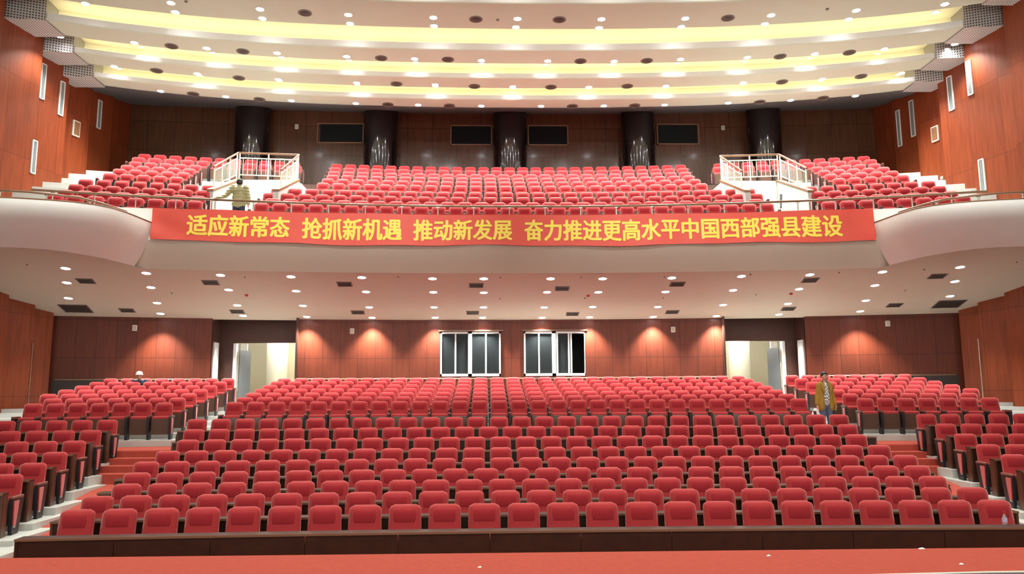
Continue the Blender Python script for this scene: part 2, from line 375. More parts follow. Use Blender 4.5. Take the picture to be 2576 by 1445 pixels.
for k, (xa, xb) in enumerate(DOORS):
    s = -1 if k == 0 else 1
    side = 'left' if s < 0 else 'right'
    yb = WB-sag(9.2)                                # front of the recess
    yr = yb+.75
    oa, ob = (-10.15, -7.85) if s < 0 else (7.90, 10.22)
    hz = 4.50
    mb = MB()
    mb.box(xa-.06, xa, yb-.02-.1*(s < 0), yr, ZB0, ZB1).box(xb, xb+.06, yb-.02-.1*(s > 0), yr, ZB0, ZB1)
    mb.box(xa, xb, yr, yr+.12, hz, ZB1).box(xa, oa, yr, yr+.12, ZB0, hz).box(ob, xb, yr, yr+.12, ZB0, hz)
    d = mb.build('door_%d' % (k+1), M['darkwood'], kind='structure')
    d['label'] = 'dark recessed doorway on the %s of the stalls back wall' % side
    mb = MB()                                        # white leaf folded back against the outer cheek of the recess
    xo = xa+.0 if s < 0 else xb-.05
    mb.box(xo, xo+.05, yb+.0, yb+.42, ZB0+1.0, hz-.02)
    mb.build('door_leaf', M['paint'], d)
    xo = oa if s < 0 else ob
    mb = MB(); mb.box(min(xo, xo-s*.10), max(xo, xo-s*.10), yr-.03, yr+.2, ZB0, hz-.02)
    mb.box(min(xo-s*.10, xo-s*.34), max(xo-s*.10, xo-s*.34), yr+.5, yr+.58, hz-.55, hz)
    mb.build('door_frame', M['paint'], d)
    mb = MB(); xl = xo-s*.16
    mb.add([(xl, yr+.15, ZB0), (xl-s*.24, yr+.7, ZB0), (xl-s*.24, yr+.7, 4.25), (xl, yr+.15, 4.25),
            (xl-s*.04, yr+.12, ZB0), (xl-s*.28, yr+.67, ZB0), (xl-s*.28, yr+.67, 4.25), (xl-s*.04, yr+.12, 4.25)],
           [(0, 1, 2, 3), (7, 6, 5, 4), (0, 4, 5, 1), (1, 5, 6, 2), (2, 6, 7, 3), (3, 7, 4, 0)])
    lf = mb.build('door_leaf', M['greydoor'], d)
    mb = MB(); mb.tube([(xl-s*.0, yr+.08, 2.75), (xl, yr+.08, 3.7)], .018, 6); mb.build('door_handle', M['steel'], lf)
    # lit corridor beyond
    mb = MB(); ca0, cb0 = xa-1.2, xb+1.2
    mb.grid([[(ca0, yr+3.2, z), (cb0, yr+3.2, z)] for z in (1.4, 5.2)])
    mb.grid([[(ca0, yr+.2, z), (ca0, yr+3.2, z)] for z in (1.4, 5.2)]).grid([[(cb0, yr+.2, z), (cb0, yr+3.2, z)] for z in (1.4, 5.2)])
    mb.grid([[(ca0, y, 5.2), (cb0, y, 5.2)] for y in (yr+.1, yr+3.2)]).grid([[(ca0, y, 2.2), (cb0, y, 2.2)] for y in (yr+.1, yr+3.2)])
    mb.grid([[(ca0, yr+.13, z), (oa, yr+.13, z)] for z in (1.4, 5.2)]).grid([[(ob, yr+.13, z), (cb0, yr+.13, z)] for z in (1.4, 5.2)])
    struct(mb.build('wall_corridor', M['corridor']), 'cream corridor wall seen through the %s doorway' % side)
    mb = MB(); cxm = (oa+ob)/2+s*.15
    mb.lathe([(.42, 0), (.42, 3.0)], 28, (cxm, yr+2.2, 2.2)); struct(mb.build('column', mat('glossy cream', (.55, .52, .42), .12), smooth=40), 'glossy round corridor column behind the %s doorway' % side)
    if s > 0:
        mb = MB(); mb.box(oa-.3, oa+.3, yr+1.2, yr+1.28, 2.2, 4.2)
        struct(mb.build('door_3', M['timber']), 'brown door in the corridor behind the right doorway')
    lamp('corridor_light', 'POINT', (cxm-s*.9, yr+1.4, 4.9), 150, (1, .97, .9), .15)
    lamp('corridor_light', 'POINT', (cxm+s*.5, yr+.9, 4.9), 60, (.9, .95, 1), .1)

# control-room windows in the stalls back wall
for k, (xa, xb) in enumerate(WINS):
    Y = WB-sag((xa+xb)/2)
    mb = MB(); t = .055
    mb.box(xa-.06, xb+.10, Y-.10, Y+.05, WZ1+.02, WZ1+.06)
    w = mb.build('window_%d' % (k+1), M['deskedge'], kind='structure')
    w['label'] = 'white framed sliding window, %s of the control room pair' % ('left' if k == 0 else 'right')
    mb = MB(); mb.box(xa, xa+t, Y-.05, Y+.06, WZ0, WZ1).box(xb-t*(.4 if k else 1), xb, Y-.05, Y+.06, WZ0, WZ1).box(xa, xb, Y-.05, Y+.06, WZ0, WZ0+.09).box(xa, xb, Y-.05, Y+.06, WZ1-.07, WZ1)
    xm = (xa+xb)/2-.02; mb.box(xm-.07, xm+.07, Y-.05, Y+.05, WZ0, WZ1)
    mb.build('window_frame', M['paint'], w)
    wd = xb-xa
    for fx in ((.25, .755) if k == 0 else (.245, .545, .735, .775)):
        mb = MB(); x = xa+wd*fx; mb.box(x-.027, x+.027, Y-.035, Y+.03, WZ0+.07, WZ1-.06); mb.build('mullion', M['paint'], w)
    mb = MB(); mb.box(xa+.02, xb-(.5 if k else .02), Y+.02, Y+.03, WZ0, WZ1); mb.build('pane', M['glass'], w)
    mb = MB(); mb.grid([[(xa-.4, Y+2.2, z), (xb+.4, Y+2.2, z)] for z in (2.6, 5.3)]).grid([[(xa-.4, y, 2.8), (xb+.4, y, 2.8)] for y in (Y+.1, Y+2.2)])
    mb.grid([[(xa-.4, Y+.1, z), (xa-.4, Y+2.2, z)] for z in (2.6, 5.3)]).grid([[(xb+.4, Y+.1, z), (xb+.4, Y+2.2, z)] for z in (2.6, 5.3)]).grid([[(xa-.4, y, 5.3), (xb+.4, y, 5.3)] for y in (Y+.1, Y+2.2)])
    struct(mb.build('wall_control_room', M['roomdark']), 'dim control room behind the %s window' % ('left' if k == 0 else 'right'))

# saw-tooth side walls
LOW = [(-15.95, -3), (-15.95, 21.6), (-15.6, 24.15), (-15.85, 24.3), (-15.45, 25.3), (-15.75, 25.42), (-15.4, 26.3), (-15.62, 26.45), (-15.62, 27.2)]
UPW = [(-16.4, -3), (-16.4, 20.5), (-16.1, 23.5), (-16.4, 23.65), (-16.05, 25.6), (-16.4, 25.8), (-16.05, 27.3), (-16.4, 27.5), (-16.05, 28.9), (-16.35, 29.1), (-16.05, 30.6), (-16.3, 30.8), (-16.1, 32.2), (-16.3, 33)]
for s, side in ((1, 'left'), (-1, 'right')):
    mb = MB(); mb.grid([[(x*s*(1 if s > 0 else 1.005), y, z) for x, y in LOW] for z in (-.1, 7.2)], flip=s < 0)
    struct(mb.build('wall_'+side, M['wall_side']), 'lower %s side wall of folded wood panels' % side)
    mb = MB(); mb.grid([[(x*s, y, z) for x, y in UPW] for z in (6.9, 15.9)], flip=s < 0)
    struct(mb.build('wall_upper_'+side, M['wall_side']), 'upper %s side wall of folded wood panels' % side)
    mb = MB(); mb.tube([(s*-15.42, 25.28, 1.6), (s*-15.42, 25.28, 4.3)], .015, 6)
    struct(mb.build('trim_3' if s > 0 else 'trim_4', M['steel']))
mb = MB(); wall_arc(mb, -16.6, 16.6, 8.5, 15.2, 33.2, 140, 30)
struct(mb.build('wall_back_upper', M['wall_up'], smooth=30), 'glossy dark veneer wall behind the balcony')
# projection windows
for k, (xa, xb, za, zb) in enumerate(((-8.34, -6.3, 13.53, 14.45), (-2.51, -.66, 13.52, 14.45), (.92, 2.73, 13.52, 14.46), (6.65, 8.55, 13.52, 14.48))):
    Y = 33.2-sag((xa+xb)/2, 140)-.03
    mb = MB(); t = .05
    mb.box(xa, xb, Y-.05, Y+.02, za, za+t).box(xa, xb, Y-.05, Y+.02, zb-t, zb).box(xa, xa+t, Y-.05, Y+.02, za, zb).box(xb-t, xb, Y-.05, Y+.02, za, zb)
    w = mb.build('window_%d' % (k+3), M['timber'], kind='structure'); w['label'] = 'dark projection window, %s from the left on the balcony wall' % nth(k)
    mb = MB(); mb.box(xa+t, xb-t, Y-.02, Y-.01, za+t, zb-t); mb.build('pane', M['glass'], w)
for k, x in enumerate((-10.9, -5.48, .12, 5.72, 11.18)):
    mb = MB(); Y = 32.65-sag(x, 140)
    mb.lathe([(.74, 9.), (.74, 15.2)], 48, (x, Y, 0))
    struct(mb.build('column', M['column'], smooth=40), 'glossy black round column, %s from the left behind the balcony' % nth(k))

# ------------------------------------------------------------------ ceiling bands
CEN = 1290
def cy(y, h): return atZ(CEN, y, h)[1]
TIER = [(8, None, 72.5), (127, 110, 160), (197, 185, 222), (251, 240, 271)]
tiers = [(12.6, .27, 14.4, HC), (16.0, .27, 17.9, HC), (19.6, .27, 21.5, HC)]
for (a_, lt, b_), h in zip(TIER, HB): yf = cy(a_, h); tiers.append((yf, .27 if lt is None else atY(CEN, lt, yf)[2]-h, cy(b_, h), h))
XE = 15.25
def xs_(x0, x1, n): return [x0+(x1-x0)*i/n for i in range(n+1)]
for k, (yf, lh, ybk, HK) in enumerate(tiers):
    mb = MB(); X = xs_(-XE, XE, 40)
    mb.grid([[(x, ybk-csag(x), HK+.12) for x in X], [(x, ybk-csag(x), HK) for x in X], [(x, yf+.03-csag(x), HK) for x in X], [(x, yf-csag(x), HK+.03) for x in X]])
    o = struct(mb.build('ceiling_band', M['ceilp']), 'cream curved ceiling band with downlights, %s from the back' % nth(6-k))
    mb = MB(); mb.grid([[(x, yf-csag(x), HK+.03) for x in X], [(x, yf-csag(x), HK+lh) for x in X], [(x, yf+.06-csag(x), HK+lh) for x in X], [(x, yf+.06-csag(x), HK+.05) for x in X]])
    mb.build('lip', M['lip'], o)
    mb = MB(); mb.grid([[(x, yf+.06-csag(x), HK+.06) for x in X], [(x, ybk-csag(x), HK+.12) for x in X]])
    mb.build('top_face', M['cove'], o)
    rec = .66                                        # recess above and in front of the lip
    pb, PH = (tiers[k-1][2], tiers[k-1][3]) if k else (yf-1.6, HK)
    mb = MB()
    mb.grid([[(x, yf+.62-csag(x), HK+.05) for x in X], [(x, yf+.62-csag(x), HK+rec) for x in X], [(x, pb-.35-csag(x), HK+rec+.12) for x in X], [(x, pb-.35-csag(x), PH+.06) for x in X]])
    mb.build('cove', M['cove'], o)
    mb = MB(); mb.tube([(x, yf+.22-csag(x), HK+.13) for x in xs_(-XE+.3, XE-.3, 24)], .035, 5); mb.build('cove_light', M['coveglow'], o)
mb = MB(); X = xs_(-16.6, 16.6, 40)
mb.grid([[(x, tiers[-1][2]-.02-csag(x), tiers[-1][3]-.01) for x in X], [(x, 33.3-sag(x, 140), 15.02) for x in X]], flip=True)
struct(mb.build('ceiling_rear', M['darkceil'], smooth=30), 'dark grey ceiling strip above the columns')
mb = MB(); mb.grid([[(-17, y, 15.9), (17, y, 15.9)] for y in (-3, 34)]); mb.grid([[(-17, y, 15.1), (17, y, 15.1)] for y in (3.5, 11)])
struct(mb.build('ceiling', M['ceilp']), 'ceiling slab')
# perforated boxes that close the bands against the side walls
for k in range(3, 7):
    yf, lh, ybk, HK = tiers[k]
    for s in (-1, 1):
        x0, x1 = sorted((s*(XE-.12), s*16.35)); ys = yf-csag(15.6)
        mb = MB(); d = ybk-yf
        mb.prism([(x0, ys-.05 if s < 0 else ys+.10), (x1, ys+.10 if s < 0 else ys-.05), (x1, ys+d+.2), (x0, ys+d+.2)], HK-.06, HK+.78)
        struct(mb.build('trim_%d' % (10+2*k+(s > 0)), M['perf']), 'perforated grey box closing a ceiling band at the %s wall, %s from the back' % ('left' if s < 0 else 'right', nth(6-k)))

# ------------------------------------------------------------------ balcony: parapet, wings, soffit, steps
mb = MB(); X = xs_(-11.7, 11.7, 44)
mb.grid([[(x, PARY+.22-sag(x), 7.2) for x in X], [(x, PARY+.22-sag(x), PART) for x in X], [(x, PARY-sag(x), PART) for x in X], [(x, PARY-sag(x), PARB) for x in X]], flip=True)
struct(mb.build('trim_5', M['white'], smooth=30), 'white balcony parapet')
mb = MB(); X = xs_(-11.35, 11.35, 40)
mb.grid([[(x, PARY+(SOF0-PARY)*(t**1.3)-sag(x), PARB+(SOFZ-PARB)*t) for x in X] for t in (0, .25, .5, .75, 1)], flip=True)
struct(mb.build('ceiling_fascia', M['plaster'], smooth=50), 'cream sloping underside of the balcony front')
WT = [(-140, 497), (0, 497), (60, 500), (125, 504), (185, 509), (240, 516), (285, 525), (325, 538), (381, 561)]
WBt = [(-140, 617), (0, 622), (60, 624), (115, 628), (165, 634), (215, 642), (262, 651), (300, 660), (338, 670)]
top = [atZ(x, y, 7.38) for x, y in WT]; bot = [sof(x, y) for x, y in WBt]
top.insert(0, np.array([-16.5, top[0][1]-.9, top[0][2]])); bot.insert(0, np.array([-16.6, bot[0][1]-.7, bot[0][2]+.1]))
for s, side in ((1, 'left'), (-1, 'right')):
    mb = MB(); G = []
    for t in xs_(0, 1, 16):
        row = []
        for p, q in zip(top, bot):
            g = t**2.1; v = np.array([p[0]*(1-g)+q[0]*g, p[1]*(1-g)+q[1]*g, p[2]*(1-t)+q[2]*t]); bl = 0.
            n = np.array([p[1]-q[1]+.001, -1., 0]) if False else np.array([.55, -.8, 0]); v = v+n*bl*(1-.5*t)
            row.append((v[0]*s, v[1], v[2]))
        G.append(row)
    mb.grid(G, flip=s < 0)
    mb.grid([[(p[0]*s, p[1], p[2]) for p in top], [(p[0]*s-s*.16, p[1]+.22, p[2]) for p in top], [(p[0]*s-s*.16, p[1]+.22, p[2]-.06) for p in top]], flip=s > 0)
    struct(mb.build('trim_6' if s > 0 else 'trim_7', M['white'], smooth=40), 'white curved balcony wing at the %s wall' % side)
    mb = MB(); mb.tube([(p[0]*s, p[1], p[2]+.01) for p in top], .018, 6); struct(mb.build('trim_8' if s > 0 else 'trim_9', M['timber']))
# soffit
bx = sorted([(-p[0], p[1]) for p in bot]); bx.append((16.7, bx[-1][1]-.5))
def front(ax):
    if ax <= bx[0][0]: return SOF0
    return float(np.interp(ax, [p[0] for p in bx], [p[1] for p in bx]))+sag(ax)
mb = MB(); X = xs_(-16.7, 16.7, 66)
mb.grid([[(x, (front(abs(x))*(1-t)+28.75*t)-sag(x), sofz(front(abs(x))*(1-t)+28.75*t)) for x in X] for t in xs_(0, 1, 10)], flip=True)
struct(mb.build('ceiling_soffit', M['plaster'], smooth=30), 'cream soffit under the balcony')
# stepped floor of the balcony
YB = [23.45, 24.25, 25.05, 25.8, 27.4, 28.25, 29.1, 29.95, 30.7, 31.45]
ZB = [v-SEATH for v in (8.35, 8.70, 9.08, 9.45, 10.12, 10.52, 10.91, 11.30, 11.68, 12.04)]
mb = MB()
strip(mb, -16.5, 16.5, 22.55, 27.0, 6.9, ZB[0]-.02)
for i in range(1, 4):
    e = YB[i+1]-.47 if i < 3 else 27.4
    for xa, xb in ((-16.5, -9.55), (-7.45, 7.5), (9.6, 16.5)): strip(mb, xa, xb, YB[i]-.47, e, 7.0, ZB[i], 62., 8)
for i in range(4, 10):
    e = YB[i+1]-.47 if i < 9 else 33.4
    for xa, xb in ((-16.5, -9.75), (-7.55, 7.6), (9.75, 16.5)): strip(mb, xa, xb, YB[i]-.47, e, 7.0, ZB[i], 62., 8)
for xa, xb in ((-9.75, -7.55), (7.6, 9.75)): strip(mb, xa, xb, 27.6+.12, 30.3, 7., 10.14, 62., 4); strip(mb, xa, xb, 30.2, 33.4, 7., ZB[8], 62., 4)
struct(mb.build('floor_balcony', M['concrete']), 'pale steps of the balcony')
mb = MB()
for xa, xb in ((-9.8, -7.55), (7.6, 9.8)): strip(mb, xa, xb, 30.12, 30.22, 10.1, ZB[8]+.02, 62., 4)
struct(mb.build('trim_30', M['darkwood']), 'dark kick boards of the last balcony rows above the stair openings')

exec_after = []
del exec_after
# ------------------------------------------------------------------ theatre seats
def back_mesh(mb, nu, nv, mi=0, M4=None, z0=.38, z1=SEATH, front=True):
    """cushioned backrest: tapered outline with round top corners, swelling front, tilted back"""
    r = .075; Fr, Bk = [], []
    for j in range(nv+1):
        z = z0+(z1-z0)*(j/nv)**.8
        w = .232-.012*(z-z0)/(z1-z0)
        if z > z1-r: w = w-r+math.sqrt(max(0, r*r-(z-(z1-r))**2))
        a, b = [], []
        for i in range(nu+1):
            u = -1+2*i/nu
            e = (1-abs(u)**6)*(1-max(0, (z-(z1-.06))/.06)**2*.9)*min(1, (z-z0)/.05+.3)
            y = (z-z0)*.2
            bulge = .028*math.exp(-((z-.82)/.09)**2)+.022*math.exp(-((z-.53)/.09)**2)
            a.append((u*w, y-.012-.045*e-bulge*(1-u*u)*.8, z)); b.append((u*w, y+.035, z))
        Fr.append(a); Bk.append(b)
    if front is not False:
        k = len(mb.v); mb.grid(Fr, mi); kb = len(mb.v); mb.grid(Bk, mi, True)
        n = nu+1
        ring = [i for i in range(n)]+[j*n+nu for j in range(1, nv+1)]+[nv*n+i for i in range(nu-1, -1, -1)]+[j*n for j in range(nv-1, 0, -1)]
        for q in range(len(ring)):
            p, s2 = ring[q], ring[(q+1) % len(ring)]
            mb.f.append((k+s2, k+p, kb+p, kb+s2)); mb.mi.append(mi)
        if M4 is not None:
            for q in range(k, len(mb.v)): mb.v[q] = tuple(M4 @ Vector(mb.v[q]))
def head_mesh(mb, nu, nv, mi=0, M4=None):
    """padded upper part of the backrest"""
    G = []
    for j in range(nv+1):
        t = -1+2*j/nv; z = .80+.112*t; row = []
        for i in range(nu+1):
            u = -1+2*i/nu
            w = .184*(1-.14*abs(t)**5)*(1 if t > 0 else 1-.10*t*t)
            e = (1-abs(u)**5)*(1-abs(t)**4)
            row.append((u*w, (z-.38)*.2-.050-.010*e-.028*math.exp(-((z-.82)/.09)**2)*(1-(u*.75)**2)*.8+.028*(1-min(1, e*3)), z))
        G.append(row)
    k = len(mb.v); mb.grid(G, mi)
    if M4 is not None:
        for q in range(k, len(mb.v)): mb.v[q] = tuple(M4 @ Vector(mb.v[q]))
PEDP = [(-.43, .58), (-.43, .34), (-.38, .02), (-.37, 0), (-.14, 0), (-.12, .05), (-.04, .36), (.02, .58)]
def pedestal(mb, x, mi=0, M4=None, side=0, feet=None):
    k = len(PEDP); w = .028
    v = [(x-w, y, z) for y, z in PEDP]+[(x+w, y, z) for y, z in PEDP]
    mb.add(v, [tuple(range(k)), tuple(range(k, 2*k))[::-1]]+[(i, k+i, k+(i+1) % k, (i+1) % k) for i in range(k)][::1], mi, M4)
    if feet is not None:
        for s in (-1, 1): mb.box(x+s*.04-.014, x+s*.04+.014, -.36, -.32, .12, .15, feet, M4)
def side_pad(mb, x, s, mi=0, M4=None):
    P = [(-.40, .55), (-.375, .16), (-.29, .14), (-.23, .38), (-.20, .55)]; k = 5
    x0, x1 = x+s*.028, x+s*.046
    mb.add([(x0, y, z) for y, z in P]+[(x1, y, z) for y, z in P], [tuple(range(k)), tuple(range(k, 2*k))[::-1]]+[(i, k+i, k+(i+1) % k, (i+1) % k) for i in range(k)], mi, M4)
PROTO = {}
MESH = {}
def part(name, fn, m, parent, smooth=50):
    key = (name, fn.__name__)
    if key in MESH:
        o = bpy.data.objects.new(name, MESH[key]); COL.objects.link(o); o.parent = parent; return o
    mb = MB(); fn(mb); o = mb.build(name, m, parent, smooth); MESH[key] = o.data; return o
def f_back(mb): back_mesh(mb, 12, 16)
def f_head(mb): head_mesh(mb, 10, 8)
def f_shell(mb):
    G = []
    for j in range(7):
        z = .30+.55*j/6
        G.append([(u*(.20-.02*j/6), (z-.38)*.2+.06+.01*(1-u*u), z) for u in (-1, -.5, 0, .5, 1)])
    H = [[(p[0], p[1]-.03, p[2]) for p in r] for r in G]
    mb.grid(G, flip=True).grid(H)
    n = len(G)
    mb.grid([[a[0], b[0]] for a, b in zip(G, H)]).grid([[a[-1], b[-1]] for a, b in zip(G, H)], flip=True).grid([G[-1], H[-1]]).grid([G[0], H[0]], flip=True)
def f_cush(mb): mb.bbox(-.222, .222, -.275, -.13, .16, .60, .045)
def f_board(mb): mb.bbox(-.218, .218, -.295, -.27, .13, .535, .008)
def f_pedR(mb): pedestal(mb, .275, 0, None, 0, 1)
def f_pedL(mb): pedestal(mb, -.275, 0, None, 0, 1)
def f_armR(mb): mb.bbox(.238, .312, -.42, .0, .58, .625, .012)
def f_armL(mb): mb.bbox(-.312, -.238, -.42, .0, .58, .625, .012)
def f_padR(mb): side_pad(mb, .275, 1)
def f_padL(mb): side_pad(mb, -.275, -1)
def make_seat(kind):
    t = thing('theatre_seat', (0, 0, 0), 'red velvet tip-up theatre seat', 'seat', rz=0)
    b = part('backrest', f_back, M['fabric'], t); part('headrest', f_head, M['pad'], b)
    part('back_shell', f_shell, M['shell'], t)
    c = part('seat_cushion', f_cush, M['fabric'], t); part('seat_board', f_board, M['board'], c)
    p = part('pedestal', f_pedR, [M['black'], M['foot']], t, None); part('armrest', f_armR, M['armtop'], p)
    if kind == 'last': part('side_pad', f_padR, M['fabric'], p)
    if kind == 'first':
        p = part('pedestal', f_pedL, [M['black'], M['foot']], t, None); part('armrest', f_armL, M['armtop'], p); part('side_pad', f_padL, M['fabric'], p)
    reg(t); PROTO[kind] = [t, False]
for k in ('mid', 'first', 'last'): make_seat(k)
def put_seat(kind, loc, rz, label, group, sx=1.):
    t, used = PROTO[kind]
    if not used:
        PROTO[kind][1] = True; t.location = loc; t.rotation_euler = (0, 0, rz); t.scale = (sx, 1, 1); t['label'] = label; t['group'] = group; return t
    return dup(t, loc, rz, label, group, sx)
def rowname(i): return 'front row' if i == 0 else '%s middle row' % nth(i)
def row_arc(n, XL, XR, Y, R, z, fn):
    pit = (XR-XL)/(n-1+.83)
    for k in range(n):
        x = XL+pit*(.415+k); fn(k, 'first' if k == 0 else 'last' if k == n-1 else 'mid', (x, Y-sag(x, R), z), math.atan(-x/R), pit/.55)
for i, r in enumerate(ROWS):
    g = 'seats in the %s' % rowname(i)
    row_arc(r['n'], r['XL'], r['XR'], r['Y'], RF, r['z'],
            lambda k, kd, p, rz, sx: put_seat(kd, p, rz, 'red tip-up seat, %s from the left in the %s' % (nth(k), rowname(i)), g, sx))
# first row behind the cross aisle, middle block
UXL, UXR = -7.90, 7.93
row_arc(29, UXL, UXR, UP[0]['Y'], 62, UP[0]['z'],
        lambda k, kd, p, rz, sx: put_seat(kd, p, rz, 'red seat, %s from the left in the middle row behind the cross aisle' % nth(k), 'seats in the middle row behind the cross aisle', sx))
# front side blocks
SIDE = {8: (294, 1047, 6), 7: (253, 1075, 5), 6: (213, 1102, 4), 5: (166, 1131, 3), 4: (113, 1160, 2), 3: (53, 1188, 1)}
SIDER = {8: 5, 7: 4, 6: 3, 5: 2, 4: 1}
SD = {}
for s, side, tab in ((-1, 'left', {k: v[2] for k, v in SIDE.items()}), (1, 'right', SIDER)):
    for i, n in tab.items():
        e, y, _ = SIDE[i]; P = atY(e, y, CORN[i][1]+.86); a = math.radians(9)
        SD[i] = P
        for k in range(n):
            q = .228+.55*k; x, yy = P[0]-q*math.cos(a), P[1]-q*math.sin(a)
            kd = ('last' if s < 0 else 'first') if k == 0 else 'mid'
            put_seat(kd, (x*-s, yy, ROWS[i]['z']), -s*a, 'red seat %s from the aisle, %s side block, level with %s middle row' % (nth(k), side, nth(i)), 'seats of the %s side block' % side)

# every further seat: one object
LO = MB()
OFF = [(s, i, SD[i], k) for s, tab in ((-1, {k: v[2] for k, v in SIDE.items()}), (1, SIDER)) for i in SD for k in range(tab.get(i, 0), i+2)]   # beyond the frame's edge
def lo_seat(p, rz, sx, end=0):
    T = Matrix.Translation(Vector(p)) @ Matrix.Rotation(rz, 4, 'Z') @ Matrix.Diagonal((sx, 1, 1, 1))
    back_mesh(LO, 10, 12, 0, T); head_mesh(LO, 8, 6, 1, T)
    LO.bbox(-.222, .222, -.275, -.13, .16, .60, .04, 0, T); LO.box(-.218, .218, -.295, -.27, .13, .535, 3, T)
    LO.box(-.19, .19, .05, .075, .3, .82, 2, T)
    pedestal(LO, .275, 4, T); LO.box(.238, .312, -.42, .0, .58, .625, 5, T)
    if end == 1: pedestal(LO, -.275, 4, T); LO.box(-.312, -.238, -.42, .0, .58, .625, 5, T); side_pad(LO, -.275, -1, 0, T)
    if end == 2: side_pad(LO, .275, 1, 0, T)
for s, i, P, k in OFF:
    a = math.radians(9); q = .228+.55*k; lo_seat(((P[0]-q*math.cos(a))*-s, P[1]-q*math.sin(a), ROWS[i]['z']), -s*a, 1.)
def lo_line(n, A, B, z):
    """n seats between the outer edges A and B (plan points)"""
    A, B = np.array(A[:2]), np.array(B[:2]); d = (B-A); L = np.linalg.norm(d); d = d/L; pit = L/(n-1+.83); rz = math.atan2(d[1], d[0])
    for k in range(n):
        c = A+d*pit*(.415+k); lo_seat((c[0], c[1], z), rz, pit/.55, 1 if k == 0 else 2 if k == n-1 else 0)
def lo_arc(n, XL, XR, Y, z):
    row_arc(n, XL, XR, Y, 62, z, lambda k, kd, p, rz, sx: lo_seat(p, rz, sx, 1 if kd == 'first' else 2 if kd == 'last' else 0))
for i in range(1, 7): lo_arc(29, UXL-.02*i, UXR+.02*i, UP[i]['Y'], UP[i]['z'])
UL = [(57.6, 1007, 434, 7), (108, 996, 466, 7), (98, 984, 494, 8), (144, 973, 522, 8), (186, 963, 546, 8), (223, 954, 570, 8), (259, 945, 590, 8)]
for i, (a, y, b, n) in enumerate(UL):
    A, B = arc(a, y, UP[i]['Y']), arc(b, y+3, UP[i]['Y'])
    lo_line(n, A, B, UP[i]['z']); lo_line(n, (-B[0], B[1]), (-A[0], A[1]), UP[i]['z'])
BC = [(30, -7.89, 7.95), (29, -7.8, 7.9), (30, -8.1, 8.2), (30, -8.06, 8.22), (26, -6.95, 7.1), (26, -6.96, 7.1), (26, -6.97, 7.1), (26, -7.1, 7.2), (27, -7.2, 7.3), (27, -7.28, 7.4)]
for i, (n, a, b) in enumerate(BC): lo_arc(n, a, b, YB[i], ZB[i])
BL = [(8, -13.51, -9.33), (8, -13.63, -9.54), (8, -13.75, -9.69), (8, -13.85, -9.79), (5, -13.89, -11.39), (5, -13.98, -11.49), (5, -14.11, -11.62), (5, -14.21, -11.73), (11, -14.45, -8.25), (11, -14.55, -8.5)]
for i, (n, a, b) in enumerate(BL):
    lo_line(n, (a, YB[i]-sag(a)), (b, YB[i]-sag(b)), ZB[i]); lo_line(n, (-b, YB[i]-sag(b)), (-a, YB[i]-sag(a)), ZB[i])
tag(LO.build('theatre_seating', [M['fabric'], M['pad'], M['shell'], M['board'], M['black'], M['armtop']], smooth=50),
    'rows of red tip-up seats on the balcony and in the rearmost stalls', 'seats', kind='stuff')

# ------------------------------------------------------------------ writing desks in front of the rows
def desk(path, z, label, group, joints=1, ends=(1, 1), h=.71, d=.24):
    """path: plan points of the front edge from left to right"""
    path = [np.array(p[:2]) for p in path]; m = len(path)
    nor = []
    for i in range(m):
        t = path[min(i+1, m-1)]-path[max(i-1, 0)]; t = t/np.linalg.norm(t); nor.append(np.array([-t[1], t[0]]))
    off = lambda q: [p+n*q for p, n in zip(path, nor)]
    c = (path[0]+path[-1])/2; o = thing('row_desk', (c[0], c[1], z), label, 'desk', group)
    V = lambda p, zz: (p[0]-c[0], p[1]-c[1], zz)
    def slab(name, q0, q1, z0, z1, m_, par, i0=0, i1=m-1, inset=0.):
        a, b = off(q0)[i0:i1+1], off(q1)[i0:i1+1]; mb = MB()
        if inset:
            for L_ in (a, b):
                t = L_[-1]-L_[0]; t = t/np.linalg.norm(t); L_[0] = L_[0]+t*inset; L_[-1] = L_[-1]-t*inset
        mb.grid([[V(p, zz) for p in L_] for L_, zz in ((a, z0), (a, z1), (b, z1), (b, z0), (a, z0))])
        k = len(mb.v); mb.v += [V(a[0], z0), V(a[0], z1), V(b[0], z1), V(b[0], z0), V(a[-1], z0), V(a[-1], z1), V(b[-1], z1), V(b[-1], z0)]
        mb.f += [(k, k+3, k+2, k+1), (k+4, k+5, k+6, k+7)]; mb.mi += [0, 0]
        return mb.build(name, m_, par)
    tp = slab('desk_top', .012, d, h-.03, h, M['deskwood'], o)
    slab('edge_band', 0, .014, h-.028, h+.002, M['deskedge'], tp)
    for j in range(joints):
        i0, i1 = (m-1)*j//joints, (m-1)*(j+1)//joints
        slab('front_panel', .03, .05, 0, h-.03, M['deskwood'], o, i0, i1, .004 if joints > 1 else 0)
    for e, i in ((0, 0), (1, m-1)):
        if not ends[e]: continue
        t = (path[1]-path[0]) if e == 0 else (path[-2]-path[-1]); t = t/np.linalg.norm(t)
        p0, p1 = path[i]+nor[i]*.02, path[i]+nor[i]*(d-.01); mb = MB()
        mb.prism([tuple(q-c) for q in (p0, p1, p1+t*.035, p0+t*.035)], 0, h-.03); mb.build('end_panel', M['deskend'] if joints == 1 else M['deskwood'], o)
    return o
DPX = [(37, 2610), (126, 2564), (222, 2440), (243, 2392), (285, 2353), (352, 2270), (412, 2212), (430, 2208), (443, 2166)]
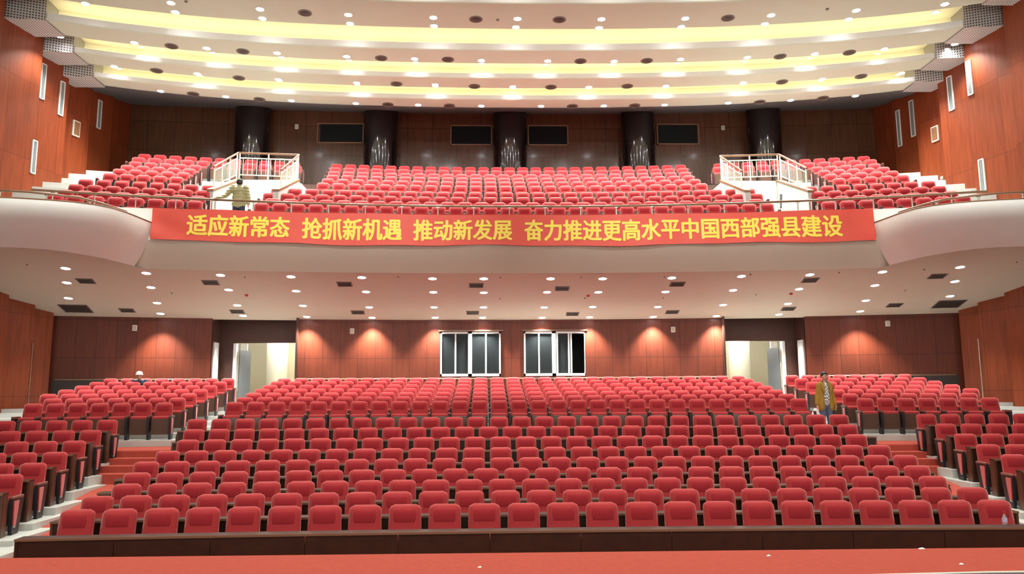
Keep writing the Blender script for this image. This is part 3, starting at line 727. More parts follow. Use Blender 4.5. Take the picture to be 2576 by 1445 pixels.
for i, r in enumerate(ROWS):
    Y = r['Y']-.72; pl, pr = DPX[i]; yd = r['y']+62
    xa, xb = arc(pl, yd+4, Y, RF)[0], arc(pr, yd-4, Y, RF)[0]
    n = 11 if i == 0 else 1; X = xs_(xa, xb, 22)
    desk([(x, Y-sag(x, RF)) for x in X], r['z'] if i else 0.0, 'long dark veneer desk in front of the %s' % ('front row of seats' if i == 0 else '%s middle row' % nth(i)), 'desks of the middle block', n, h=.71+(r['z'] if i == 0 else 0))
for s, side in ((-1, 'left'), (1, 'right')):
    for i in (8, 7, 6, 5, 4, 3):
        P = SD[i]; a = math.radians(9); n = np.array([math.sin(a), -math.cos(a)])
        A = np.array([P[0]+.03*math.cos(a), P[1]+.03*math.sin(a)])+n*.72
        B = A-np.array([math.cos(a), math.sin(a)])*(.55*[0, 0, 0, 3, 4, 5, 6, 7, 8][i]+1.2)
        pts = [B, A] if s < 0 else [(-A[0], A[1]), (-B[0], B[1])]
        desk(pts, ROWS[i]['z'], 'dark desk on the %s side platform, level with the %s middle row' % (side, nth(i)), 'desks of the %s side block' % side)

# ------------------------------------------------------------------ banner
BX0, BX1 = arc(384, 522, PARY-.04)[0], arc(2197, 525, PARY-.04)[0]
BZ1, BZ0 = PART+.03, 6.885
rb = random.Random(3); ph = [rb.uniform(0, 6.28) for _ in range(8)]
def ban(x, t, lift=0.):
    """point of the banner cloth: x along the parapet, t from foot to top"""
    e = max(0, 1-(x-BX0)/1.6); f = max(0, 1-(BX1-x)/1.2)
    rip = .012*math.sin(x*1.9+ph[0]+t*2)+.008*math.sin(x*4.3+ph[1]-t*3)
    fold = .035*e*math.sin(7*(t+.55*(x-BX0))) + .02*f*math.sin(6*(t-.5*(BX1-x)))
    zt = BZ1-.02*abs(math.sin(x*.75)); zb = BZ0+.02*math.sin(x*.9+ph[2])+.012*math.sin(x*2.3+ph[3])+.05*e*e
    hang = -.03-.05*(1-t)
    return (x, PARY-sag(x)+hang-(rip+fold)*(1-t*.6)-lift, zb+(zt-zb)*t)
bn = thing('banner', (0, PARY-.04, BZ0), 'long red cloth banner with yellow characters hung along the balcony front', 'banner')
mb = MB(); mb.grid([[(lambda p: (p[0], p[1]-(PARY-.04), p[2]-BZ0))(ban(x, t)) for x in xs_(BX0, BX1, 200)] for t in xs_(0, 1, 12)])
mb.build('cloth', M['banner'], bn, 60)
TXT = [('适应新常态', 471, 727), ('抢抓新机遇', 761, 1010), ('推动新发展', 1041, 1287), ('奋力推进更高水平中国西部强县建设', 1320, 2118)]
for s, pa, pb in TXT:
    mb = MB()
    cu = bpy.data.curves.new('lettering', 'FONT'); cu.body = s; cu.size = 1; cu.resolution_u = 3
    to = bpy.data.objects.new('lettering', cu); COL.objects.link(to)
    dg = bpy.context.evaluated_depsgraph_get(); me = to.evaluated_get(dg).to_mesh()
    xv = [v.co.x for v in me.vertices]; yv = [v.co.y for v in me.vertices]
    xa, xb, ya, yb = min(xv), max(xv), min(yv), max(yv)
    Xa, Xb = arc(pa, 575, PARY-.06)[0], arc(pb, 575, PARY-.06)[0]
    for q, (ex_, ey_) in enumerate(((0, 0), (1, 0), (-1, 0), (0, 1), (0, -1), (.7, .7), (-.7, .7), (.7, -.7), (-.7, -.7))):   # overlaid strokes make the bold weight
        vs = []
        for v in me.vertices:
            x = Xa+(Xb-Xa)*(v.co.x-xa)/(xb-xa)+ex_*.019; p = ban(x, .165+.66*(v.co.y-ya)/(yb-ya)+ey_*.016, .008+.0004*q); vs.append((p[0], p[1]-(PARY-.04), p[2]-BZ0))
        mb.add(vs, [tuple(p.vertices) for p in me.polygons])
    bpy.data.objects.remove(to)
    mb.build('lettering', M['yellow'], bn)

# ------------------------------------------------------------------ railings
def railing(name, path, z_post0, label, r=.033, step=1.06, capw=.05, cat='railing'):
    c = Vector(path[len(path)//2]); o = thing(name, c, label, cat)
    R_ = [tuple(Vector(p)-c) for p in path]
    mb = MB(); mb.tube(R_, r, 10); mb.build('handrail', M['railwood'], o, 50)
    L = [0.]
    for p, q in zip(path, path[1:]): L.append(L[-1]+(Vector(q)-Vector(p)).length)
    t = step*.5
    while t < L[-1]:
        k = max(i for i in range(len(L)-1) if L[i] <= t); u = (t-L[k])/(L[k+1]-L[k]); p = Vector(path[k]).lerp(Vector(path[k+1]), u)
        z0 = z_post0(p) if callable(z_post0) else z_post0
        q = p-c; mb = MB(); mb.tube([(q.x, q.y, z0-c.z), (q.x, q.y, q.z-.02)], [.026, .018], 8); mb.box(q.x-capw, q.x+capw, q.y-.02, q.y+.02, q.z-.05, q.z-.03)
        mb.build('post', M['steel'], o, 50); t += step
    return o
RZ = 8.10
rx0, rx1 = -13.35, 13.35
railing('balcony_railing', [(x, PARY+.10-sag(x), RZ+.0012*x*x*.5) for x in xs_(rx0, rx1, 40)], PART, 'long bronze handrail on steel posts above the red banner')
for s, side in ((1, 'left'), (-1, 'right')):
    pts = [(-60, 474), (0, 479), (70, 483), (140, 490), (200, 498), (250, 510), (290, 523), (318, 533)]
    W3 = [atZ(x, y, 7.55+.03*(i < 4)) for i, (x, y) in enumerate(pts)]
    railing('wing_railing', [(p[0]*s, p[1], p[2]) for p in W3], 7.37, 'short bronze handrail on the white balcony wing at the %s wall' % side, .03, 1.0)
def stair_rail(s, side):
    x0, x1 = 9.70, 7.63
    P = [(-x0*s, 24.55, 9.92), (-x0*s, 26.86, 11.13), (-x1*s, 27.14, 11.15), (-x1*s, 24.84, 9.90)]
    base = [9.17, 10.20, 10.20, 9.22]
    c = Vector((-(x0+x1)/2*s, 26, 10.2)); o = thing('stair_railing', c, 'cream metal railing with brown handrail around the %s balcony stair opening' % side, 'railing')
    S = lambda p: tuple(Vector(p)-c)
    mb = MB(); mb.tube([S(p) for p in P], .035, 8); mb.build('handrail', M['timber'], o, 40)
    for (pa, ba), (pb, bb), npost, nb in (((P[0], base[0]), (P[1], base[1]), 4, 18), ((P[1], base[1]), (P[2], base[2]), 3, 12), ((P[2], base[2]), (P[3], base[3]), 4, 18)):
        pa, pb = Vector(pa), Vector(pb)
        for k in range(npost):
            u = .03+.94*k/(npost-1); p = pa.lerp(pb, u); b = ba+(bb-ba)*u; q = p-c
            mb = MB(); mb.tube([(q.x, q.y, b-c.z), (q.x, q.y, q.z-.02)], .026, 8); mb.build('post', M['cream'], o)
        for name, f in (('upper_rail', .80), ('lower_rail', .14)):
            mb = MB(); mb.tube([(lambda p, b: (p.x-c.x, p.y-c.y, b+(p.z-b)*f-c.z))(pa.lerp(pb, u), ba+(bb-ba)*u) for u in (.03, .97)], .02, 6); mb.build(name, M['cream'], o)
        for k in range(nb):
            u = .05+.9*(k+.5)/nb; p = pa.lerp(pb, u); b = ba+(bb-ba)*u; q = p-c; h = p.z-b
            mb = MB(); mb.tube([(q.x, q.y, b+.14*h-c.z), (q.x, q.y, b+.8*h-c.z)], .010, 5); mb.build('baluster', M['cream'], o)
    # white back wall; the side walls' shade is put into a grey material
    mb = MB(); xa, xb = sorted((-x0*s, -x1*s))
    mb.box(xa, xb, 26.98, 27.12, 7.2, 10.18)
    mc = MB()
    for xw in (-x0*s, -x1*s):
        yk = 26.98; y0 = 24.35
        mc.prism([(xw-.09, y0), (xw+.09, y0), (xw+.09, yk), (xw-.09, yk)], 7.2, [9.05, 9.05, 10.14, 10.14])
    struct(mb.build('wall_stair', M['white']), 'white back wall of the %s balcony stair opening' % side)
    w = struct(mc.build('wall_stair', M['concrete']), 'sloping side walls of the %s balcony stair opening, shade painted in grey' % side)
    for xw in (-x0*s, -x1*s):
        mb = MB(); mb.add([(xw-.11, 24.33, 9.06), (xw+.11, 24.33, 9.06), (xw+.11, 26.98, 10.15), (xw-.11, 26.98, 10.15), (xw-.11, 24.33, 9.12), (xw+.11, 24.33, 9.12), (xw+.11, 26.98, 10.21), (xw-.11, 26.98, 10.21)],
            [(3, 2, 1, 0), (4, 5, 6, 7), (0, 1, 5, 4), (1, 2, 6, 5), (2, 3, 7, 6), (3, 0, 4, 7)]); mb.build('coping', M['timber'], w)
stair_rail(1, 'left'); stair_rail(-1, 'right')

# ------------------------------------------------------------------ downlights, vents, fittings
def frame_at(n):
    n = Vector(n).normalized(); return n.to_track_quat('Z', 'Y').to_matrix().to_4x4()
def downlight_proto():
    t = thing('downlight', (0, 0, 0), '', 'light')
    mb = MB(); mb.lathe([(.145, .0), (.145, -.012), (.125, -.016), (.115, -.004)], 20); mb.build('trim_ring', M['paint'], t, 40)
    mb = MB(); mb.lathe([(.115, -.002), (.10, -.014), (.0, -.02)], 20); mb.build('lamp', M['lampglow'], t, 60)
    reg(t); return t
DL = downlight_proto(); DLU = [False]
SN = (0, -SOFK, 1.)                                   # soffit plane leans
def downlight(P, label, group, soffit=False, spot=None):
    if not DLU[0]: DLU[0] = True; o = DL; o['label'] = label; o['group'] = group; o.location = P
    else: o = dup(DL, P, 0, label, group)
    if soffit: o.rotation_euler = (math.atan(SOFK), 0, 0)
    if spot:
        pw, ang = spot
        lamp('spot', 'SPOT', (P[0], P[1], P[2]-.06), pw, (.97, 1, .92), .09, (P[0], P[1], P[2]-3), ang, .75)
    return o
T1A = [(430, 7), (654, 23), (876, 37), (1090, 44), (1302, 47), (1513, 48), (1724, 46), (1940, 38), (2154, 26), (2377, 10)]
T1B = [(215, 9), (441, 30), (660, 46), (881, 59), (1092, 65), (1298, 68), (1507, 70), (1714, 67), (1924, 60), (2135, 48), (2353, 31)]
T2A = [(150, 91), (338, 107), (520, 121), (697, 133), (872, 142), (1043, 148), (1211, 152), (1378, 153), (1545, 154), (1712, 149), (1880, 144), (2050, 135), (2225, 123), (2403, 110)]
T2B = [(356, 118), (534, 132), (708, 143), (877, 151), (1045, 156), (1211, 159), (1373, 161), (1540, 161), (1703, 158), (1869, 153), (2038, 146), (2208, 135), (2384, 122)]
T3A = [(287, 167), (496, 185), (700, 200), (897, 208), (1095, 213), (1290, 218), (1481, 219), (1675, 216), (1870, 208), (2068, 199), (2267, 184)]
T4A = [(404, 229), (568, 243), (733, 253), (895, 260), (1052, 264), (1211, 266.5), (1361, 267), (1519, 266), (1672, 264), (1832, 259), (1989, 252), (2152, 241)]
T3B = [(300, 176), (502, 193), (703, 207), (899, 216), (1095.5, 221), (1290, 226), (1480, 226.5), (1673, 224), (1867, 216), (2063, 207), (2258, 192)]
for nm, L, pw, h, wash in (('nearest ceiling band, front line', T1A, 1, 0, 0), ('nearest ceiling band, rear line', T1B, .4, 0, 1), ('second ceiling band, front line', T2A, 1, 1, 0), ('second ceiling band, rear edge', T2B, .3, 1, 1), ('third ceiling band, front line', T3A, 1, 2, 0), ('third ceiling band, rear edge', T3B, .3, 2, 1), ('rearmost ceiling band', T4A, .9, 3, 0)):
    for k, (x, y) in enumerate(L):
        if L is T3B: y -= 4
        P = atZ(x, y, HB[h])
        o = downlight(P, 'round downlight, %s from the left in the %s' % (nth(k), nm), 'downlights of the %s' % nm, False, (P_TOP*pw, 118))
        if wash and abs(P[0]) < 13.2:
            lamp('spot', 'SPOT', (P[0], P[1], P[2]-.05), P_WASH, (.96, 1, .96), .05, (P[0], P[1]+1, P[2]-.25), 88, 1.)   # extra spot added to brighten the lip of the next band
        if wash and h: o.scale = (.9, .25, 1)
for Y in (6.5, 9.5, 12.6, 15.9, 19.3):             # the ceiling goes on towards the stage, beyond the frame
    for x in (-11.5, -7, -2.4, 2.4, 7, 11.5): lamp('spot', 'SPOT', (x, Y-sag(x), HC-.05), P_FWD, (.97, 1, .9), .1, (x, Y-sag(x)+.6, 5), 110, .75)
for k in range(9):
    x = -12+3*k; lamp('spot', 'SPOT', (x, 21.35-csag(x), HC-.06), P_WASH*4, (.96, 1, .96), .05, (x, 23.3-csag(x), HC+.05), 100, 1.)  # unseen spots added to brighten the lip of the nearest band
S1 = [(165, 675), (368, 687), (555, 692), (732, 696), (910, 698), (1088, 701), (1217, 701), (1385, 701), (1516, 701), (1690, 699), (1865, 695), (2037, 691), (2220, 684), (2415, 672)]
S2 = [(168, 711), (380, 723), (575, 729), (745, 732), (921, 734), (1090, 735), (1217, 736), (1376, 735), (1505, 735), (1674, 734), (1844, 730), (2010, 727), (2201, 718), (2402, 708)]
S3 = [(172, 750), (395, 762), (597, 768), (762, 769), (929, 773), (1092, 773), (1216, 773), (1369, 773), (1491, 772), (1655, 772), (1819, 767), (1982, 764), (2178, 756), (2390, 745)]
S4 = [(404, 789), (612, 794), (772, 797), (936, 799), (1095, 799), (1214, 799), (1364, 799), (1483, 798), (1643, 797), (1802, 795), (1959, 791), (2164, 783)]
for j, L in enumerate((S1, S2, S3, S4)):
    nm = '%s row under the balcony' % ('front second third rear'.split()[j])
    for k, (x, y) in enumerate(L):
        P = sof(x, y); downlight(P, 'round downlight, %s from the left in the %s' % (nth(k), nm), 'downlights of the '+nm, True, (P_SOF*(3.4 if j == 3 else 1), 96 if j == 3 else 88))
# round ceiling vents
def rvent():
    t = thing('ceiling_vent', (0, 0, 0), '', 'vent')
    mb = MB(); mb.lathe([(.225, 0), (.225, -.02), (.195, -.03), (.18, -.012)], 24); mb.build('rim', M['ventrim'], t, 40)
    mb = MB()
    for r in (.16, .11, .06): mb.lathe([(r, -.006), (r, -.02), (r-.03, -.012)], 20)
    mb.lathe([(.185, -.002), (.18, -.008)], 20); mb.build('cone', M['ventdark'], t)
    reg(t); return t
RV = rvent(); first = [True]
for nm, L in (('nearest ceiling band', [(767, 32), (1197, 48), (1407, 49), (1831, 45)]), ('second ceiling band', [(431.5, 116), (611, 129), (959, 146), (1126.7, 149.5), (1460, 153.7), (1627, 152.7), (1962.5, 142), (2136.5, 132)]),
              ('third ceiling band', [(394, 177.5), (601, 196), (997.5, 211), (1193.5, 217), (1386, 219), (1578, 216.6), (1967, 206), (2166, 192)]), ('rearmost ceiling band', [(486, 236), (653, 250), (976, 263), (1130.6, 266), (1440, 267), (1596.7, 265.5), (1911, 256.5), (2070, 246.7)])):
    for k, (x, y) in enumerate(L):
        P = atZ(x, y, HB['nst'.index(nm[0]) if nm[0] in 'nst' else 3]); lb = 'dark round air vent, %s from the left in the %s' % (nth(k), nm); g = 'air vents of the '+nm
        if first[0]: first[0] = False; RV.location = P; RV['label'] = lb; RV['group'] = g
        else: dup(RV, P, 0, lb, g)
# square soffit vents
def svent(w, d, name):
    t = thing(name, (0, 0, 0), '', 'vent'); mb = MB(); f = .03
    mb.box(-w/2, w/2, -d/2, -d/2+f, -.02, 0).box(-w/2, w/2, d/2-f, d/2, -.02, 0).box(-w/2, -w/2+f, -d/2, d/2, -.02, 0).box(w/2-f, w/2, -d/2, d/2, -.02, 0); mb.build('rim', M['ventrim'], t)
    mb = MB(); n = max(4, int(d/.07))
    for k in range(n):
        y = -d/2+f+(d-2*f)*(k+.5)/n; mb.box(-w/2+f, w/2-f, y-.012, y+.02, -.014, -.006)
    mb.box(-w/2, w/2, -d/2, d/2, -.003, 0); mb.build('slats', M['ventdark'], t); reg(t); return t
SV = svent(.46, .46, 'soffit_vent'); first = [True]
for nm, L in (('front', [(216, 707), (530, 711), (867, 715), (1198, 718), (1414, 726), (1704, 715), (2038, 705), (2358, 695)]), ('rear', [(320, 781), (597, 784), (900, 786), (1189, 787), (1440, 790), (1691, 785), (1983, 777), (2250, 768)])):
    for k, (x, y) in enumerate(L):
        P = sof(x, y); lb = 'dark square air vent, %s from the left in the %s line under the balcony' % (nth(k), nm); g = 'air vents in the %s line of the soffit' % nm
        if first[0]: first[0] = False; o = SV; SV.location = P; SV['label'] = lb; SV['group'] = g
        else: o = dup(SV, P, 0, lb, g)
        o.rotation_euler = (math.atan(SOFK), 0, math.atan(-P[0]/62))
for k, (x, y) in enumerate(((191, 776.5), (2387, 765))):
    o = svent(.86, .95, 'return_grille'); P = sof(x, y); o.location = P; o.rotation_euler = (math.atan(SOFK), 0, math.atan(-P[0]/62))
    o['label'] = 'large dark return grille in the %s rear corner of the soffit' % ('left' if k == 0 else 'right')
# sprinklers and red detectors
for x, y, k in ((620, 742, 'second row of lights, left'), (1480, 743, 'centre of the second row of lights'), (1990, 738, 'second row of lights, right')):
    P = sof(x, y); mb = MB(); mb.lathe([(.05, 0), (.055, -.03), (.03, -.06)], 14); o = mb.build('fire_detector', M['red'], None, 40); o.location = P
    tag(o, 'small red fire detector by the %s under the balcony' % k, 'detector', 'red fire detectors')
SP = [(1002, 696), (1259, 698), (1461, 697), (1671, 696), (1888, 690), (2111, 685), (2325, 678), (1258, 751), (1471, 750), (1668, 749), (1902, 741), (2277, 730), (2558, 659), (68, 665), (432, 737), (616, 697)]
sp0 = None
for k, (x, y) in enumerate(SP):
    P = sof(x, y); lb = 'tiny dark sprinkler head in the cream soffit'
    if sp0 is None:
        mb = MB(); mb.lathe([(.024, 0), (.024, -.008), (.008, -.014), (.008, -.03), (.02, -.034)], 10); sp0 = mb.build('sprinkler', M['ventdark']); o = sp0
    else: o = sp0.copy(); COL.objects.link(o)
    o.location = P; tag(o, 'tiny dark sprinkler head under the balcony, %s of the scattered heads' % nth(k), 'sprinkler', 'soffit sprinklers')
    o['label'] = 'tiny dark sprinkler head in the cream soffit under the balcony'
for x, y in ((1252, 49), (468, 3), (2081, 22)):
    P = atZ(x, y, HC); mb = MB(); mb.lathe([(.05, 0), (.05, -.03), (.02, -.05)], 12); o = mb.build('smoke_detector', M['ventrim'], None, 40); o.location = P
    tag(o, 'small round smoke detector on the nearest ceiling band', 'detector', 'smoke detectors of the nearest ceiling band')
# small white wall speakers
for (x, y, Y, R_, zc), lb in zip(((340, 826, WB, 62, 0), (886, 834, WB, 62, 0), (1693, 830, WB, 62, 0), (2232, 815, WB, 62, 0), (747, 320, 33.2, 140, 0), (1818, 323, 33.2, 140, 0)),
        ('on the stalls back wall, left of the left doorway', 'on the stalls back wall, between left doorway and windows', 'on the stalls back wall, between windows and right doorway', 'on the stalls back wall, right of the right doorway', 'on the balcony wall beside the leftmost column', 'on the balcony wall beside the rightmost column')):
    P = arc(x, y, Y, R_); o = thing('wall_speaker', P, 'small white box speaker '+lb, 'speaker', 'small white wall speakers', math.atan(-P[0]/R_))
    mb = MB(); mb.bbox(-.075, .075, -.10, -.0, -.10, .10, .012); mb.build('cabinet', M['paint'], o, 40)
    mb = MB(); mb.box(-.058, .058, -.104, -.099, -.08, .08); mb.build('speaker_grille', M['corridor'], o)
# louvred grilles on the upper side walls (near top, far bottom corners in the photo)
def wall_hit(px, py, s):
    """where a sight line meets the folded upper side wall, and the direction of that fold"""
    r = ray(px, py); best = None
    for (xa, ya), (xb, yb) in zip(UPW, UPW[1:]):
        xa, xb = -xa*s, -xb*s
        # CAMP.xy + r*t = a + (b-a)*u
        A = np.array([[r[0], -(xb-xa)], [r[1], -(yb-ya)]]); B = np.array([xa-CAMP[0], ya-CAMP[1]])
        if abs(np.linalg.det(A)) < 1e-9: continue
        t, u = np.linalg.solve(A, B)
        if t > 0 and -.02 <= u <= 1.02 and (best is None or t < best[0]): best = (t, math.atan2(-(xb-xa), yb-ya))
    return CAMP+r*best[0], best[1]
VL = [(-1, 107, 205, 96, .22, 'upper, nearer the stage'), (-1, 154, 248, 92, .22, 'upper, second from the stage'), (-1, 84, 395, 88, .22, 'low, above the handrail'), (-1, 249, 288, 76, .22, 'thin, nearest the rear corner'),
      (1, 2440, 196, 96, .24, 'upper, nearer the stage'), (1, 2392, 235, 96, .24, 'upper, second from the stage'), (1, 2472, 441, 88, .24, 'low, above the handrail'), (1, 2296, 298, 100, .25, 'thin, third from the stage'), (1, 2262, 323, 100, .22, 'thin, nearest the rear corner')]
for s, x, y, hpx, wd, lb in VL:
    P, a = wall_hit(x, y, s); h = hpx/1950*P[1]
    o = thing('wall_grille', P, 'tall white framed louvre grille on the %s side wall, %s' % ('left' if s < 0 else 'right', lb), 'vent', 'side wall louvre grilles', a)
    d = .04; mb = MB(); f = .035
    for y0, y1, z0, z1 in ((-wd/2, wd/2, -h/2, -h/2+f), (-wd/2, wd/2, h/2-f, h/2), (-wd/2, -wd/2+f, -h/2, h/2), (wd/2-f, wd/2, -h/2, h/2)): mb.box(-s*d if s > 0 else 0, 0 if s > 0 else d, y0, y1, z0, z1)
    mb.build('frame', M['paint'], o)
    mb = MB(); x0, x1 = sorted((-s*.02, s*.0)); mb.box(x0, x1, -wd/2+f, wd/2-f, -h/2+f, h/2-f)
    for k in range(3): yy = -wd/2+f+(wd-2*f)*(k+.5)/3; mb.box(*sorted((-s*.03, -s*.0)), yy-.012, yy+.012, -h/2+f, h/2-f)
    mb.build('louvre', M['grille'], o)
for s, x, y in ((-1, 190, 324), (1, 2354, 337)):
    P, a = wall_hit(x, y, s); o = thing('wall_cabinet', P, 'small wooden wall box with pale frame on the %s side wall' % ('left' if s < 0 else 'right'), 'box', None, a)
    mb = MB(); mb.bbox(*sorted((-s*.06, s*.0)), -.17, .17, -.30, .30, .01); mb.build('frame', M['cream'], o)
    mb = MB(); mb.box(*sorted((-s*.07, 0)), -.13, .13, -.25, .25); mb.build('panel', M['timber'], o)
for s, x, y in ((-1, 179, 444), (1, 2369, 448)):
    P, a = wall_hit(x, y, s); mb = MB(); mb.bbox(*sorted((-s*.02, s*.02)), -.06, .06, -.06, .06, .008); o = mb.build('wall_switch', M['paint']); o.location = P
    tag(o, 'tiny white switch plate low on the %s balcony side wall' % ('left' if s < 0 else 'right'), 'switch')

# ------------------------------------------------------------------ bottle, litter, cartons
P = atZ(2476, 1319, .712); bt = thing('water_bottle', (P[0], 10.50, .712), 'clear plastic water bottle with red cap on the front desk', 'bottle')
mb = MB(); mb.lathe([(.028, 0), (.032, .01), (.032, .05), (.027, .075), (.032, .10), (.032, .145), (.012, .195), (.012, .205)], 18); mb.build('body', mat('clear plastic', (.85, .88, .9), .08, trans=.75), bt, 40)
mb = MB(); mb.lathe([(.0335, .095), (.0335, .145)], 18); mb.build('label_band', mat('bottle label', (.55, .45, .65), .5), bt, 40)
mb = MB(); mb.lathe([(.015, .204), (.016, .212), (.015, .228)], 14); mb.build('cap', M['red'], bt, 40)
for k, (x, y, lb) in enumerate(((2318, 1382, 'at the foot of the front desk'), (1933, 1400, 'alone, nearest the desk joint'), (2418, 1421, 'nearest the pale edge strip'), (1206, 1429, 'yellowish, farthest from the others'))):
    P = atZ(x, y, .80); mb = MB(); w = .022 if k else .035
    mb.add([(-w, -w*.6, .002), (w, -w*.7, .004), (w*.8, w*.6, .012), (-w*.7, w*.7, .003), (0, 0, .016)], [(0, 1, 4), (1, 2, 4), (2, 3, 4), (3, 0, 4), (3, 2, 1, 0)])
    o = mb.build('paper_scrap', M['paint'] if k < 3 else M['cream']); o.location = P; tag(o, 'tiny paper scrap on the red stage carpet, '+lb, 'litter', 'scraps on the stage carpet')
A, B = arc(534, 518, 22.85), arc(588, 520, 22.85)
o = thing('carton', ((A[0]+B[0])/2, A[1]+.1, ZB[0]-.02), 'cream carton on the balcony floor beside the person in the quilted jacket', 'box')
mb = MB(); mb.bbox(-.36, .36, -.18, .18, 0, .52, .008); mb.build('carton_body', mat('cream card', (.78, .76, .66), .7), o)
mb = MB(); mb.box(-.10, -.03, -.182, -.18, .34, .44).box(.0, .16, -.182, -.18, .36, .37).box(.0, .16, -.182, -.18, .40, .41); mb.build('printed_mark', M['grille'], o)
A, B = arc(1951, 522, 23.0), arc(2034, 522, 23.0)
mb = MB(); mb.bbox((A[0]), (B[0]), A[1]-.15, A[1]+.25, ZB[0]-.03, ZB[0]+.42, .01); o = mb.build('carton', mat('cream card.b', (.78, .76, .66), .7)); tag(o, 'long low cream block behind the handrail below the right stair opening', 'box')
P = atY(1985, 497, 26.0); mb = MB(); mb.tube([(P[0]-.35, 25.9, P[2]-.4), (P[0]-.24, 26.1, P[2]+.12)], [.03, .045], 8); o = mb.build('broom', M['black'], None, 40); tag(o, 'dark stick leaning in the right balcony stair opening', 'broom')

# ------------------------------------------------------------------ people
def cones(mb, L, k=14):
    """round-ended tapered limbs: (p, r, q, r2)"""
    def ball(c, r):
        c = Vector(c); n = 8
        sc = r if hasattr(r, '__len__') else (r, r, r)
        mbv = [(c.x+sc[0]*math.sin(math.pi*i/n)*math.cos(2*math.pi*j/k), c.y+sc[1]*math.sin(math.pi*i/n)*math.sin(2*math.pi*j/k), c.z+sc[2]*math.cos(math.pi*i/n)) for i in range(1, n) for j in range(k)]
        a = len(mbv); mbv += [(c.x, c.y, c.z+sc[2]), (c.x, c.y, c.z-sc[2])]
        f = [(i*k+j, (i+1)*k+j, (i+1)*k+(j+1) % k, i*k+(j+1) % k) for i in range(n-2) for j in range(k)]
        f += [(a, j, (j+1) % k) for j in range(k)]+[(a+1, (n-2)*k+(j+1) % k, (n-2)*k+j) for j in range(k)]
        mb.add(mbv, f)
    for c in L:
        if len(c) == 2: ball(*c)
        else:
            p, r, q, r2 = c; ball(p, r); ball(q, r2); mb.tube([p, q], [r, r2], k)
def fused(name, L, m, parent, vox, smooth=4):
    """one continuous skin over all limbs"""
    mb = MB(); cones(mb, L); o = mb.build(name, m, parent)
    r = o.modifiers.new('remesh', 'REMESH'); r.mode = 'VOXEL'; r.voxel_size = vox
    if smooth: q = o.modifiers.new('smooth', 'SMOOTH'); q.iterations = smooth; q.factor = .5
    dg = bpy.context.evaluated_depsgraph_get(); me = bpy.data.meshes.new_from_object(o.evaluated_get(dg))
    o.modifiers.clear(); old = o.data; o.data = me; bpy.data.meshes.remove(old); me.name = name
    if not me.materials: me.materials.append(m)
    me.shade_smooth(); return o
def hand(wr, d, side, curl=.5):
    """palm, four fingers of different length and a thumb; d = direction of the hand, side = thumb direction"""
    wr, d, sd = Vector(wr), Vector(d).normalized(), Vector(side).normalized(); nrm = d.cross(sd)
    L = [(wr, .024, wr+d*.03, .027)]
    for k, (o, ln) in enumerate(((.028, .07), (.010, .08), (-.009, .075), (-.027, .058))):
        a = wr+d*.035+sd*o*.8; b = wr+d*.085+sd*o
        c = b+d*ln*.5+nrm*ln*curl*.25; e = c+(d*(1-curl)+nrm*curl).normalized()*ln*.5
        L += [(a, .014, b, .011), (b, .0095, c, .0088), (c, .0088, e, .0075)]
    t = wr+d*.03+sd*.02; t2 = t+sd*.035+d*.03; L += [(t, .014, t2, .011), (t2, .011, t2+d*.03+nrm*.006, .009)]
    return L
SKIN = mat('skin', (.56, .34, .23), .55); HAIR = mat('black hair', (.012, .010, .010), .5); DENIM = mat('washed denim', (.10, .13, .20), .85, noise=.5, nscale=12)
MUST = mat('mustard wool', (.36, .20, .025), .85, noise=.25, nscale=14); NAVY = mat('navy cloth', (.02, .025, .05), .8)
def quilt():
    m = mat('olive quilted nylon', (.30, .26, .12), .45); nt = m.node_tree; b = nt.nodes['Principled BSDF']
    tc = nt.nodes.new('ShaderNodeTexCoord'); wv = nt.nodes.new('ShaderNodeTexWave'); wv.bands_direction = 'Z'; wv.inputs['Scale'].default_value = 3.4; wv.inputs['Distortion'].default_value = .8
    bp = nt.nodes.new('ShaderNodeBump'); bp.inputs['Strength'].default_value = .5; bp.inputs['Distance'].default_value = .03
    nt.links.new(tc.outputs['Object'], wv.inputs[0]); nt.links.new(wv.outputs['Fac'], bp.inputs['Height']); nt.links.new(bp.outputs[0], b.inputs['Normal'])
    return m
def plaid():
    m = mat('plaid cotton', (.7, .7, .7), .8); nt = m.node_tree; b = nt.nodes['Principled BSDF']
    tc = nt.nodes.new('ShaderNodeTexCoord'); ck = nt.nodes.new('ShaderNodeTexChecker'); ck.inputs['Scale'].default_value = 26
    ck.inputs['Color1'].default_value = (.75, .74, .70, 1); ck.inputs['Color2'].default_value = (.16, .17, .20, 1)
    nt.links.new(tc.outputs['Object'], ck.inputs[0]); nt.links.new(ck.outputs[0], b.inputs['Base Color']); return m
def face(o, hc, f, r):
    """eyes, brows and mouth on a head at hc that looks along f"""
    f = Vector(f).normalized(); rt = f.cross(Vector((0, 0, 1))).normalized(); hc = Vector(hc)
    for s in (-1, 1):
        p = hc+f*(r*.93)+rt*s*.032+Vector((0, 0, .005)); mb = MB(); cones(mb, [(p, .011)], 10); mb.build('eye', HAIR, o)
        q = p+Vector((0, 0, .022)); mb = MB(); mb.tube([q-rt*.018, q+rt*.018], .005, 5); mb.build('eyebrow', HAIR, o)
    p = hc+f*(r*.94)+Vector((0, 0, -.062)); mb = MB(); mb.tube([p-rt*.022, p+rt*.022], .006, 5); mb.build('mouth', mat('lips', (.40, .14, .12), .5), o)
